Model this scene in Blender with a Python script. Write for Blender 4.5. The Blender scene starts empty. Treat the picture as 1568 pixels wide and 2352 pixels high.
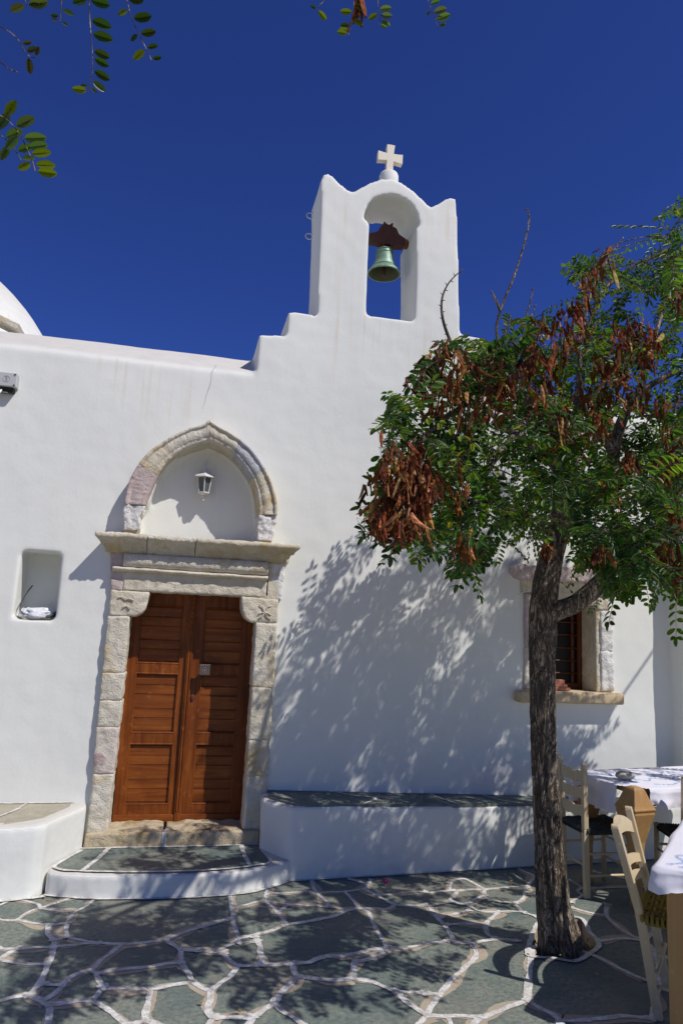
import bpy, math, random
from mathutils import Vector, Matrix, noise
from mathutils.geometry import tessellate_polygon
random.seed(7)
S = bpy.context.scene
COL = S.collection
# ---------------------------------------------------------------- camera
R_ = Vector((0.974787, -0.218744, 0.044058)); U_ = Vector((-0.077041, -0.144628, 0.986482)); F_ = Vector((0.209415, 0.965005, 0.157833))
CAMP = Vector((0, 0, 1.75))
cd = bpy.data.cameras.new('camera'); cam = bpy.data.objects.new('camera', cd); COL.objects.link(cam)
cam.matrix_world = Matrix(((R_.x, U_.x, -F_.x, 0), (R_.y, U_.y, -F_.y, 0), (R_.z, U_.z, -F_.z, 1.75), (0, 0, 0, 1)))
cd.sensor_fit = 'VERTICAL'; cd.sensor_height = 36; cd.lens = 1601 / 2352 * 36; cd.clip_end = 3000; cd.clip_start = .05
S.camera = cam
# ---------------------------------------------------------------- light
SUN = Vector((.55, -.545, 1.0)).normalized()          # direction towards the sun
el = math.asin(SUN.z); az = math.atan2(SUN.x, SUN.y)   # az clockwise from +Y
w = bpy.data.worlds.new('World'); S.world = w; w.use_nodes = True
wn = w.node_tree; bg = wn.nodes['Background']
sk = wn.nodes.new('ShaderNodeTexSky'); sk.sky_type = 'NISHITA'; sk.sun_disc = False
sk.sun_elevation = el; sk.sun_rotation = az; sk.altitude = 2500; sk.air_density = 1.0; sk.dust_density = 0.4; sk.ozone_density = 6.0
hs = wn.nodes.new('ShaderNodeHueSaturation'); hs.inputs['Saturation'].default_value = 1.0
tn = wn.nodes.new('ShaderNodeMix'); tn.data_type = 'RGBA'; tn.blend_type = 'MULTIPLY'; tn.inputs[0].default_value = 1; tn.inputs[7].default_value = (.47, .63, 1.36, 1)   # deep dry-air blue
gc = wn.nodes.new('ShaderNodeTexCoord'); sx_ = wn.nodes.new('ShaderNodeSeparateXYZ'); mr = wn.nodes.new('ShaderNodeMapRange')
wn.links.new(gc.outputs['Generated'], sx_.inputs[0]); wn.links.new(sx_.outputs[2], mr.inputs[0]); mr.inputs[1].default_value = .10; mr.inputs[2].default_value = .30; mr.inputs[3].default_value = 0; mr.inputs[4].default_value = 1
wn.links.new(mr.outputs[0], tn.inputs[0])      # paler towards the horizon
wn.links.new(sk.outputs[0], hs.inputs['Color']); wn.links.new(hs.outputs[0], tn.inputs[6]); wn.links.new(tn.outputs[2], bg.inputs[0]); bg.inputs[1].default_value = .072
sd = bpy.data.lights.new('sun', 'SUN'); sd.energy = 4.2; sd.angle = math.radians(.53); sd.color = (1, .955, .92)
so = bpy.data.objects.new('sun', sd); COL.objects.link(so); so.rotation_euler = SUN.to_track_quat('Z', 'Y').to_euler(); so.location = (6, -6, 12)
S.view_settings.view_transform = 'Standard'; S.view_settings.look = 'None'; S.view_settings.gamma = 1; S.view_settings.exposure = -.06
S.render.engine = 'CYCLES'
S.cycles.max_bounces = 8

# ---------------------------------------------------------------- helpers
def P(px, py, Y):
    """point of the place seen at this spot of the photograph (1568 x 2352), at distance Y from the camera plane"""
    r = R_ * ((px - 784) / 1601) - U_ * ((py - 1176) / 1601) + F_
    return CAMP + r * (Y / r.y)
def G(px, py, z=0.0):
    r = R_ * ((px - 784) / 1601) - U_ * ((py - 1176) / 1601) + F_
    return CAMP + r * ((z - 1.75) / r.z)
def PR(v):
    d = Vector(v) - CAMP; f = d.dot(F_)
    if f < .1: return (-9e3, -9e3)
    return (784 + 1601 * d.dot(R_) / f, 1176 - 1601 * d.dot(U_) / f)
def inpoly(p, poly):
    x, y = p; c = False; j = len(poly) - 1
    for i in range(len(poly)):
        a, b = poly[i], poly[j]
        if (a[1] > y) != (b[1] > y) and x < (b[0] - a[0]) * (y - a[1]) / (b[1] - a[1]) + a[0]: c = not c
        j = i
    return c
def tag(o, label=None, cat=None, group=None, kind=None):
    if label: o['label'] = label
    if cat: o['category'] = cat
    if group: o['group'] = group
    if kind: o['kind'] = kind
    return o
def empty(name, loc=(0, 0, 0), rz=0, **k):
    o = bpy.data.objects.new(name, None); COL.objects.link(o); o.location = loc; o.rotation_euler = (0, 0, rz); o.empty_display_size = .1
    return tag(o, **k)
def bez0(p): return p
class MB:
    def __init__(s): s.v = []; s.f = []; s.c = []
    def add(s, vs, fs, c=None):
        n = len(s.v); s.v += [tuple(v) for v in vs]; s.f += [tuple(i + n for i in f) for f in fs]
        if c is not None: s.c += [c] * len(fs)
        return s
    def box(s, x0, x1, y0, y1, z0, z1, M=None, c=None):
        vs = [Vector(p) for p in ((x0,y0,z0),(x1,y0,z0),(x1,y1,z0),(x0,y1,z0),(x0,y0,z1),(x1,y0,z1),(x1,y1,z1),(x0,y1,z1))]
        if M: vs = [M @ v for v in vs]
        return s.add(vs, [(3,2,1,0),(4,5,6,7),(0,1,5,4),(1,2,6,5),(2,3,7,6),(3,0,4,7)], c)
    def prism(s, poly, y0, y1, holes=(), tilt=None):
        """poly of (x,z) extruded along y"""
        def area(p): return sum(p[i][0]*p[(i+1)%len(p)][1]-p[(i+1)%len(p)][0]*p[i][1] for i in range(len(p)))
        loops = [list(poly) if area(poly) > 0 else list(poly)[::-1]] + [(list(h) if area(h) < 0 else list(h)[::-1]) for h in holes]
        flat = [p for l in loops for p in l]; n = len(flat)
        tri = tessellate_polygon([[Vector((p[0], p[1], 0)) for p in l] for l in loops])
        vs = [(p[0], y0, p[1]) for p in flat] + [(p[0], y1, p[1]) for p in flat]; fs = []
        for t in tri:
            a, b, c = t
            ar = (flat[b][0]-flat[a][0])*(flat[c][1]-flat[a][1])-(flat[c][0]-flat[a][0])*(flat[b][1]-flat[a][1])
            if ar < 0: b, c = c, b
            fs.append((a, b, c)); fs.append((a+n, c+n, b+n))
        k = 0
        for l in loops:
            m = len(l)
            for i in range(m):
                a, b = k+i, k+(i+1) % m
                fs.append((b, a, a+n, b+n))
            k += m
        return s.add(vs, fs)
    def prismz(s, poly, z0, z1):
        """poly of (x,y) extruded along z; z0,z1 numbers or functions of (x,y)"""
        f0 = z0 if callable(z0) else (lambda x, y: z0); f1 = z1 if callable(z1) else (lambda x, y: z1)
        a = sum(poly[i][0]*poly[(i+1)%len(poly)][1]-poly[(i+1)%len(poly)][0]*poly[i][1] for i in range(len(poly)))
        p = list(poly) if a > 0 else list(poly)[::-1]; n = len(p)
        tri = tessellate_polygon([[Vector((q[0], q[1], 0)) for q in p]])
        fs = []
        for t in tri:
            a, b, c = t
            if (p[b][0]-p[a][0])*(p[c][1]-p[a][1])-(p[c][0]-p[a][0])*(p[b][1]-p[a][1]) < 0: b, c = c, b
            fs.append((c, b, a)); fs.append((a+n, b+n, c+n))
        for i in range(n): fs.append((i, (i+1) % n, (i+1) % n + n, i+n))
        return s.add([(x, y, f0(x, y)) for x, y in p] + [(x, y, f1(x, y)) for x, y in p], fs)
    def tube(s, pts, rad, n=8, cap=True, c=None):
        pts = [Vector(p) for p in pts]; m = len(pts)
        if not hasattr(rad, '__len__'): rad = [rad] * m
        up = Vector((0, 0, 1)); vs = []; t0 = (pts[1]-pts[0]).normalized()
        a = t0.cross(up if abs(t0.z) < .9 else Vector((1, 0, 0))).normalized()
        for i, p in enumerate(pts):
            t = (pts[min(i+1, m-1)] - pts[max(i-1, 0)]).normalized()
            a = (a - t * a.dot(t)).normalized(); b = t.cross(a)
            for k in range(n):
                q = 2*math.pi*k/n; vs.append(p + (a*math.cos(q) + b*math.sin(q)) * rad[i])
        fs = [(i*n+k, i*n+(k+1) % n, (i+1)*n+(k+1) % n, (i+1)*n+k) for i in range(m-1) for k in range(n)]
        if cap: fs += [tuple(range(n-1, -1, -1)), tuple(range((m-1)*n, m*n))]
        return s.add(vs, fs, c)
    def lathe(s, prof, n=32, M=None, sq=False, ang=0):
        vs = []; m = len(prof)
        for r, z in prof:
            for k in range(n):
                q = 2*math.pi*k/n + ang; v = Vector((r*math.cos(q), r*math.sin(q), z)); vs.append(M @ v if M else v)
        fs = [(i*n+k, i*n+(k+1) % n, (i+1)*n+(k+1) % n, (i+1)*n+k) for i in range(m-1) for k in range(n)]
        fs += [tuple(range(n-1, -1, -1)), tuple(range((m-1)*n, m*n))]
        return s.add(vs, fs)
    def build(s, name, mat, parent=None, smooth=False, bevel=0, loc=None, angle=None, **k):
        me = bpy.data.meshes.new(name); me.from_pydata(s.v, [], s.f); me.update()
        if s.c and len(s.c) == len(me.polygons):
            ca = me.color_attributes.new('tint', 'FLOAT_COLOR', 'CORNER'); buf = []
            for p in me.polygons: buf += list(s.c[p.index]) * p.loop_total
            ca.data.foreach_set('color', buf)
        o = bpy.data.objects.new(name, me); COL.objects.link(o); me.materials.append(mat)
        if parent: o.parent = parent
        if loc: o.location = loc
        if smooth: me.polygons.foreach_set('use_smooth', [True] * len(me.polygons))
        if bevel:
            b = o.modifiers.new('bevel', 'BEVEL'); b.width = bevel; b.segments = 2; b.limit_method = 'ANGLE'; b.angle_limit = math.radians(35)
        tag(o, **k); return o
def evaluated(o):
    dg = bpy.context.evaluated_depsgraph_get(); dg.update()
    return bpy.data.meshes.new_from_object(o.evaluated_get(dg))
def remesh(o, voxel, smooth=2, amp=0, scale=3, amp2=0, scale2=20, seed=0):
    """rounds and roughens a closed mesh as hand-laid plaster or hewn stone"""
    m = o.modifiers.new('r', 'REMESH'); m.mode = 'VOXEL'; m.voxel_size = voxel; m.adaptivity = 0
    if smooth:
        sm = o.modifiers.new('s', 'SMOOTH'); sm.factor = .5; sm.iterations = smooth
    me = evaluated(o); mat = o.data.materials[0]; o.modifiers.clear(); old = o.data; o.data = me
    if not me.materials: me.materials.append(mat)
    n = len(me.vertices); co = [0.0] * (3*n); no = [0.0] * (3*n)
    me.vertices.foreach_get('co', co)
    me.vertex_normals.foreach_get('vector', no)
    if amp or amp2:
        off = Vector((seed*3.7, seed*1.3, seed*.7))
        for i in range(n):
            p = Vector(co[3*i:3*i+3]); d = 0
            if amp: d += amp * noise.noise((p+off)*scale)
            if amp2: d += amp2 * noise.noise((p+off)*scale2)
            for k in range(3): co[3*i+k] += no[3*i+k]*d
        me.vertices.foreach_set('co', co)
    me.polygons.foreach_set('use_smooth', [True] * len(me.polygons)); me.update()
    bpy.data.meshes.remove(old)
    return o

# ---------------------------------------------------------------- materials
class NT:
    def __init__(s, name):
        s.m = bpy.data.materials.new(name); s.m.use_nodes = True; s.t = s.m.node_tree; s.b = s.t.nodes['Principled BSDF']
        s.tc = s.t.nodes.new('ShaderNodeTexCoord').outputs['Object']
    def n(s, ty, **k):
        nd = s.t.nodes.new(ty)
        for a, b in k.items():
            if a in nd.inputs.keys(): s.set(nd.inputs[a], b)
            else: setattr(nd, a, b)
        return nd
    def set(s, sock, v):
        if isinstance(v, bpy.types.NodeSocket): s.t.links.new(v, sock)
        else: sock.default_value = v if not (hasattr(v, '__len__') and len(v) == 3 and sock.type == 'RGBA') else (*v, 1)
    def mapc(s, scale=(1, 1, 1), rot=(0, 0, 0), loc=(0, 0, 0)):
        m = s.t.nodes.new('ShaderNodeMapping'); s.t.links.new(s.tc, m.inputs[0]); m.inputs['Scale'].default_value = scale; m.inputs['Rotation'].default_value = rot; m.inputs['Location'].default_value = loc
        return m.outputs[0]
    def noise(s, scale, detail=4, rough=.55, vec=None, dist=0):
        n = s.n('ShaderNodeTexNoise', Scale=scale, Detail=detail, Roughness=rough, Distortion=dist); s.t.links.new(vec or s.tc, n.inputs['Vector']); return n.outputs['Fac']
    def vor(s, scale, vec=None, feature='F1', out='Distance'):
        n = s.t.nodes.new('ShaderNodeTexVoronoi'); n.feature = feature; n.inputs['Scale'].default_value = scale; s.t.links.new(vec or s.tc, n.inputs['Vector']); return n.outputs[out]
    def ramp(s, fac, *stops):
        r = s.t.nodes.new('ShaderNodeValToRGB'); s.t.links.new(fac, r.inputs[0]); e = r.color_ramp.elements
        while len(e) < len(stops): e.new(.5)
        for i, (p, c) in enumerate(stops):
            e[i].position = p; e[i].color = (*c, 1) if hasattr(c, '__len__') else (c, c, c, 1)
        return r.outputs[0]
    def mix(s, fac, a, b, mode='MIX'):
        m = s.t.nodes.new('ShaderNodeMix'); m.data_type = 'RGBA'; m.blend_type = mode
        s.set(m.inputs[0], fac); s.set(m.inputs[6], a); s.set(m.inputs[7], b); return m.outputs[2]
    def math(s, op, a, b=0.0):
        m = s.t.nodes.new('ShaderNodeMath'); m.operation = op; s.set(m.inputs[0], a); s.set(m.inputs[1], b); return m.outputs[0]
    def bump(s, h, strength=.3, dist=.01, prev=None):
        b = s.t.nodes.new('ShaderNodeBump'); b.inputs['Strength'].default_value = strength; b.inputs['Distance'].default_value = dist
        s.t.links.new(h, b.inputs['Height'])
        if prev: s.t.links.new(prev, b.inputs['Normal'])
        return b.outputs[0]
    def done(s, col, rough=.8, normal=None, **k):
        s.set(s.b.inputs['Base Color'], col); s.set(s.b.inputs['Roughness'], rough)
        if normal: s.t.links.new(normal, s.b.inputs['Normal'])
        for a, v in k.items(): s.set(s.b.inputs[a], v)
        return s.m
def simple(name, col, rough=.6, var=.15, sc=12, bump=.1, bs=60, bd=.003, **k):
    t = NT(name); c = t.mix(t.noise(sc), tuple(x*(1-var) for x in col), tuple(min(1, x*(1+var)) for x in col))
    return t.done(c, rough, t.bump(t.noise(bs), bump, bd), **k)
def m_plaster(streaks=True):
    t = NT('whitewash')
    n1 = t.noise(.9, 5); n2 = t.noise(7, 5, .6)
    c = t.mix(t.ramp(n1, (.35, 0.), (.7, 1.)), (.755, .765, .71), (.80, .805, .74))
    c = t.mix(t.math('MULTIPLY', t.ramp(n2, (.5, 0.), (.8, 1.)), .5), c, (.745, .73, .665))
    if streaks:
        v = t.mapc((26, 26, .5)); st = t.ramp(t.noise(1, 3, .6, v), (.56, 0.), (.72, 1.))
        sep = t.n('ShaderNodeSeparateXYZ'); t.t.links.new(t.tc, sep.inputs[0])
        hi = t.ramp(t.math('MULTIPLY', sep.outputs[2], .25), (.62, 0.), (.93, 1.))
        low = t.ramp(t.noise(1.1, 2), (.45, 0.), (.62, 1.))
        f = t.math('MULTIPLY', t.math('MULTIPLY', st, low), .75)
        f = t.math('MULTIPLY', f, t.math('ADD', t.math('MULTIPLY', hi, .8), .2))
        c = t.mix(f, c, (.70, .61, .47))
        g = t.ramp(t.noise(3.5, 4, .6), (.48, 0.), (.68, 1.)); lo = t.ramp(sep.outputs[2], (.0, 1.), (.28, 0.))
        c = t.mix(t.math('MULTIPLY', t.math('MULTIPLY', g, lo), .45), c, (.5, .48, .44))
    geo = t.n('ShaderNodeNewGeometry'); sn = t.n('ShaderNodeSeparateXYZ'); t.t.links.new(geo.outputs['True Normal'], sn.inputs[0])
    top_dim = t.math('MULTIPLY', t.ramp(sn.outputs[2], (.25, 0.), (.8, 1.)), t.math('ADD', t.math('MULTIPLY', n2, .6), .6))  # upward faces darkened in colour so sunlit tops don't burn out
    c = t.mix(top_dim, c, (.56, .535, .48))
    b = t.bump(t.noise(4, 3, .5), .16, .02); b = t.bump(t.noise(1, 4, .6, t.mapc((30, 30, 9), rot=(0, .5, 0))), .12, .005, b); b = t.bump(t.noise(45, 4, .6), .20, .004, b); b = t.bump(t.noise(220, 2), .12, .0015, b)
    return t.done(c, .85, b)
def m_stone(name, a, b_, spot=None, strength=1.0):
    t = NT(name); n = t.noise(9, 6, .65); c = t.mix(t.ramp(n, (.3, 0.), (.7, 1.)), a, b_)
    if spot: c = t.mix(t.ramp(t.noise(5.5, 5, .6, t.mapc((1, 1, 1), loc=(3, 1, 7))), (.52, 0.), (.64, 1.)), c, spot)
    c = t.mix(t.math('MULTIPLY', t.ramp(t.noise(45, 4, .6), (.55, 0.), (.75, 1.)), .35), c, tuple(x*.6 for x in a))
    h = t.noise(26, 5, .7); pit = t.ramp(t.vor(55), (.05, 0.), (.35, 1.))
    b = t.bump(h, .8*strength, .02); b = t.bump(pit, .5*strength, .006, b); b = t.bump(t.noise(120, 3, .7), .5*strength, .005, b)
    return t.done(c, .92, b)
def m_slate():
    t = NT('green_slate')
    big = t.noise(1.9, 5, .6); mid = t.noise(6, 7, .68, None, .5); fine = t.noise(40, 6, .7)
    c = t.mix(t.ramp(big, (.35, 0.), (.65, 1.)), (.118, .168, .147), (.24, .262, .215))
    c = t.mix(t.ramp(mid, (.4, 0.), (.64, .85)), c, (.25, .265, .215))
    c = t.mix(t.math('MULTIPLY', t.ramp(fine, (.42, 0.), (.62, 1.)), .75), c, (.075, .095, .085))
    c = t.mix(t.math('MULTIPLY', t.ramp(t.noise(1.2, 4, .5, t.mapc((1, 1, 1), loc=(2, 9, 4))), (.50, 0.), (.62, 1.)), .55), c, (.225, .205, .16))
    c = t.mix(t.math('MULTIPLY', t.ramp(t.noise(1.5, 4, .5, t.mapc((1, 1, 1), loc=(12, 3, 4))), (.52, 0.), (.62, 1.)), .6), c, (.085, .125, .12))
    fol = t.ramp(t.noise(1, 6, .75, t.mapc((9, 55, 9), rot=(0, 0, .5))), (.48, 0.), (.66, 1.))
    c = t.mix(t.math('MULTIPLY', fol, .4), c, (.25, .27, .235))
    pat = t.ramp(t.noise(3.1, 5, .6, t.mapc((1, 1, 1), loc=(7, 3, 0))), (.60, 0.), (.68, 1.))
    c = t.mix(t.math('MULTIPLY', pat, .45), c, (.27, .235, .165))
    sp = t.ramp(t.noise(70, 2, .5), (.70, 0.), (.76, 1.)); c = t.mix(t.math('MULTIPLY', sp, .6), c, (.42, .43, .40))
    b = t.bump(mid, .6, .014); b = t.bump(fine, .6, .006, b); b = t.bump(fol, .4, .004, b)
    return t.done(c, .7, b, **{'Specular IOR Level': .3})
def m_joint():
    t = NT('white_joint_paint'); c = t.mix(t.ramp(t.noise(14, 6, .7), (.38, 0.), (.60, 1.)), (.74, .73, .70), (.50, .475, .42)); c = t.mix(t.math('MULTIPLY', t.ramp(t.noise(48, 4, .7), (.52, 0.), (.62, 1.)), .7), c, (.33, .32, .28))
    return t.done(c, .85, t.bump(t.noise(60, 4), .4, .004))
def m_wood(name, base, dark, rough=.35, axis=2, sc=1.0):
    t = NT(name); s = [26*sc, 26*sc, 26*sc]; s[axis] = 1.6*sc
    g = t.noise(1, 6, .65, t.mapc(tuple(s)), .6); c = t.mix(t.ramp(g, (.3, 0.), (.72, 1.)), dark, base)
    c = t.mix(t.math('MULTIPLY', t.ramp(t.noise(4, 3), (.42, 0.), (.66, 1.)), .55), c, dark)
    c = t.mix(t.math('MULTIPLY', t.ramp(t.noise(17, 6, .7), (.58, 0.), (.70, 1.)), .30), c, tuple(min(1, q*1.6+.04) for q in base))
    return t.done(c, rough, t.bump(g, .12, .003), **({'Specular IOR Level': .22} if base[0] < .4 else {}))
def m_attr(name, rough=.4, trans=.0, spec=.4, nb=0):
    t = NT(name); a = t.n('ShaderNodeAttribute', attribute_name='tint')
    c = a.outputs['Color']
    m = t.done(c, rough, **{'Specular IOR Level': spec})
    if nb: t.t.links.new(t.bump(t.noise(nb, 3), .6, .004), t.b.inputs['Normal'])
    if trans:
        tr = t.n('ShaderNodeBsdfTranslucent'); t.t.links.new(t.mix(1.0, c, (1.6, 1.8, .5), 'MULTIPLY'), tr.inputs[0])
        mx = t.n('ShaderNodeMixShader'); mx.inputs[0].default_value = trans
        t.t.links.new(t.b.outputs[0], mx.inputs[1]); t.t.links.new(tr.outputs[0], mx.inputs[2])
        t.t.links.new(mx.outputs[0], t.t.nodes['Material Output'].inputs[0])
    return m
def m_bark():
    t = NT('fissured_bark'); v = t.mapc((22, 22, 3.2)); f = t.noise(1, 7, .68, v, .8)
    rg = t.math('ABSOLUTE', t.math('SUBTRACT', t.noise(1, 4, .6, t.mapc((17, 17, 3.6), loc=(4, 2, 1)), 1.6), .5))
    rg2 = t.math('ABSOLUTE', t.math('SUBTRACT', t.noise(1, 3, .6, t.mapc((42, 42, 13), loc=(1, 7, 3)), 1.2), .5))
    fis = t.math('MULTIPLY', t.ramp(rg, (.0, 0.), (.055, 1.)), t.ramp(rg2, (.0, .25), (.05, 1.)))
    c = t.mix(t.ramp(f, (.32, 0.), (.66, 1.)), (.17, .128, .086), (.44, .355, .26))
    c = t.mix(fis, (.055, .040, .027), c)
    c = t.mix(t.math('MULTIPLY', t.ramp(t.noise(5, 4), (.5, 0.), (.7, 1.)), .4), c, (.20, .185, .155))
    c = t.mix(t.math('MULTIPLY', t.ramp(t.noise(11, 4, .6), (.60, 0.), (.72, 1.)), .3), c, (.13, .13, .05))
    b = t.bump(fis, 1.0, .022); b = t.bump(f, .6, .015, b); b = t.bump(t.noise(1, 5, .7, t.mapc((90, 90, 20))), .6, .006, b)
    return t.done(c, .9, b)
PL = m_plaster()
CREAM = m_stone('cream_limestone', (.55, .49, .37), (.70, .64, .51), None, .8)
CREAM2 = m_stone('pale_limestone', (.56, .51, .40), (.74, .69, .57), (.58, .48, .31), .9)
YEL = m_stone('ochre_stained_limestone', (.56, .49, .35), (.68, .61, .47), (.55, .42, .22), .8)
PINK = m_stone('pink_limestone', (.46, .36, .33), (.60, .50, .46), None, .8)
PINKST = m_stone('purple_stained_limestone', (.58, .51, .42), (.68, .61, .52), (.36, .22, .23), .8)
GREY = m_stone('blue_grey_stone', (.38, .38, .39), (.56, .55, .54), None, .9)
WHST = m_stone('whitewashed_stone', (.68, .66, .61), (.80, .78, .74), None, 1.1)
LEDGE = m_stone('weathered_ledge_stone', (.50, .44, .32), (.66, .60, .47), (.52, .42, .22), .7)
THR = m_stone('tan_threshold_stone', (.42, .34, .21), (.55, .47, .33), (.33, .24, .12))
SILL = m_stone('smooth_cream_sill', (.50, .38, .22), (.60, .48, .30), None, .25)
SLATE = m_slate(); JOINT = m_joint()
MORTAR = m_stone('beige_mortar', (.36, .30, .22), (.45, .38, .28), None, .5)
DOORW = m_wood('varnished_door_wood', (.31, .088, .015), (.10, .022, .004), .4)
DOORH = m_wood('varnished_door_boards', (.33, .098, .018), (.12, .028, .006), .4, 0)
WINW = m_wood('dark_red_window_wood', (.17, .05, .025), (.09, .028, .014), .4)
CHAIRW = m_wood('cream_painted_wood', (.64, .52, .33), (.54, .43, .26), .38)
TABLEW = m_wood('ochre_painted_wood', (.46, .27, .10), (.37, .20, .065), .3)
MARBLE = simple('cream_marble', (.72, .66, .52), .5, .08, 9, .05)
METALW = simple('white_painted_metal', (.62, .61, .57), .45, .08, 20, .1)
DARKG = NT('dark_glass').done((.010, .009, .008), .25, **{'Specular IOR Level': .15})
LGLASS = NT('smoked_lantern_glass').done((.10, .12, .11), .15)
BARK = m_bark(); LEAF = m_attr('leaflets', .38, .42); POD = m_attr('dry_pods', .8, .08, .15, nb=90)
RUST = simple('rusty_brown_iron', (.085, .028, .020), .75, .4, 25, .5, 70)
def m_verd():
    t = NT('green_patinated_bronze'); c = t.mix(t.ramp(t.noise(9, 5, .6), (.35, 0.), (.65, 1.)), (.15, .27, .19), (.29, .42, .32))
    c = t.mix(t.math('MULTIPLY', t.ramp(t.noise(26, 4), (.55, 0.), (.7, 1.)), .6), c, (.14, .12, .05)); return t.done(c, .55, t.bump(t.noise(60), .2, .003), Metallic=.25)
VERD = m_verd()

# ================================================================ CHAPEL
FY = 5.45
chapel = empty('chapel', (1.0, FY, 0), label='whitewashed chapel with a bell tower, carved stone doorway and brown double door', cat='chapel')
def ch(o):  # keep world placement under the chapel's empty
    o.location = o.location - chapel.location; return o
BELF = [(0.654,4.292),(0.808,4.299),(0.895,4.292),(0.89,4.733),(0.884,5.107),(0.874,5.422),(0.872,5.538),(0.886,5.586),(0.913,5.605),(0.943,5.606),(0.974,5.59),(1.031,5.536),(1.118,5.479),(1.155,5.469),(1.226,5.522),(1.298,5.581),(1.407,5.644),(1.469,5.663),(1.544,5.662),(1.62,5.637),(1.71,5.588),(1.801,5.519),(1.873,5.463),(1.942,5.512),(2.018,5.577),(2.07,5.596),(2.109,5.586),(2.123,5.545),(2.129,5.393),(2.141,5.132),(2.15,4.938),(2.164,4.618),(2.176,4.31),(2.376,4.293),(2.397,4.283)]
OPEN = [(1.323,4.372),(1.346,4.357),(1.466,4.358),(1.734,4.366),(1.749,4.383),(1.753,4.682),(1.745,5.194),(1.746,5.238),(1.768,5.257),(1.769,5.303),(1.755,5.365),(1.715,5.437),(1.65,5.491),(1.574,5.516),(1.499,5.517),(1.425,5.498),(1.352,5.461),(1.304,5.407),(1.276,5.343),(1.261,5.263),(1.266,5.237),(1.306,5.22),(1.317,5.183),(1.321,4.929),(1.323,4.616),(1.321,4.43)]
AO = [(-0.478,2.474),(-0.491,2.57),(-0.487,2.668),(-0.464,2.757),(-0.43,2.837),(-0.385,2.918),(-0.328,2.991),(-0.269,3.041),(-0.209,3.09),(-0.139,3.139),(-0.056,3.188),(0.018,3.216),(0.054,3.234),(0.08,3.265),(0.114,3.24),(0.171,3.21),(0.251,3.174),(0.332,3.131),(0.402,3.074),(0.474,3.001),(0.536,2.915),(0.592,2.817),(0.625,2.729),(0.65,2.628),(0.652,2.561)]
AI = [(-0.339,2.56),(-0.319,2.638),(-0.295,2.717),(-0.262,2.81),(-0.215,2.89),(-0.157,2.958),(-0.107,3.00),(-0.034,3.042),(0.039,3.072),(0.092,3.095),(0.148,3.078),(0.216,3.05),(0.273,3.016),(0.32,2.975),(0.368,2.922),(0.416,2.858),(0.454,2.793),(0.481,2.716),(0.498,2.616),(0.503,2.549)]
XL, XR = -3.2, 6.0
b = MB()
front = [(XL, -.3), (XR, -.3), (XR, 3.69), (XL, 3.69)]
door_h = [(-.43, .12), (.60, .12), (.60, 1.96), (-.43, 1.96)]
tymp_h = [(-.385, 2.26), (.515, 2.26), (.515, 2.54)] + [(x + .01, z + .012) for x, z in AI[::-1]] + [(-.385, 2.5)]
niche_h = [(-1.19, 1.681), (-.908, 1.681), (-.908, 2.167), (-1.182, 2.172)]
win_h = [(2.95, 1.24), (3.53, 1.24), (3.53, 2.03), (2.95, 2.03)]
b.prism(front, FY, 5.76, [door_h, tymp_h, niche_h, win_h])
b.prism([(-.6, 2.2), (.7, 2.2), (.7, 3.4), (-.6, 3.4)], 5.585, 5.77)      # back of the tympanum
prof = [(5.74, -.3), (5.74, 3.4), (FY, 3.6), (FY, 3.69), (5.46, 3.725), (5.50, 3.76), (5.58, 3.80), (5.9, 3.99), (6.3, 4.13), (6.3, -.3)]
n = len(prof)
b.add([(XL, y, z) for y, z in prof] + [(XR, y, z) for y, z in prof], [tuple(range(n)), tuple(range(2*n-1, n-1, -1))] + [(i+n, (i+1) % n + n, (i+1) % n, i) for i in range(n)])
gab = [(.425, 3.5), (.422, 3.85), (.43, 4.06), (.652, 4.072)] + BELF + [(2.405, 4.16), (2.41, 4.13), (2.62, 4.12), (2.62, 3.5)]
b.prism(gab, FY, 5.93, [OPEN])
# rounded projecting buttress at the right end
bt = [(4.17, 5.6), (4.17, 5.40), (4.19, 5.30), (4.24, 5.22), (4.32, 5.18), (4.5, 5.16), (6.0, 5.16), (6.0, 5.6)]
b.prismz(bt, -.3, 3.6)
wall = b.build('wall', PL)
remesh(wall, .019, 3, .010, 1.6, .0016, 9)
me = wall.data
def split(me, test, name):
    keep = MB(); take = MB(); vs = [v.co.copy() for v in me.vertices]
    mk = {}; mt = {}
    for p in me.polygons:
        T = test(p.center); d, m_ = (take, mt) if T else (keep, mk); f = []
        for i in p.vertices:
            if i not in m_: m_[i] = len(d.v); d.v.append(tuple(vs[i]))
            f.append(m_[i])
        d.f.append(tuple(f))
    return keep, take
kp, tk = split(me, lambda c: c.z > 4.33 and .8 < c.x < 2.3, 'belfry')
bpy.data.objects.remove(wall)
ch(kp.build('wall', PL, chapel, True)); ch(tk.build('belfry', PL, chapel, True))
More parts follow.
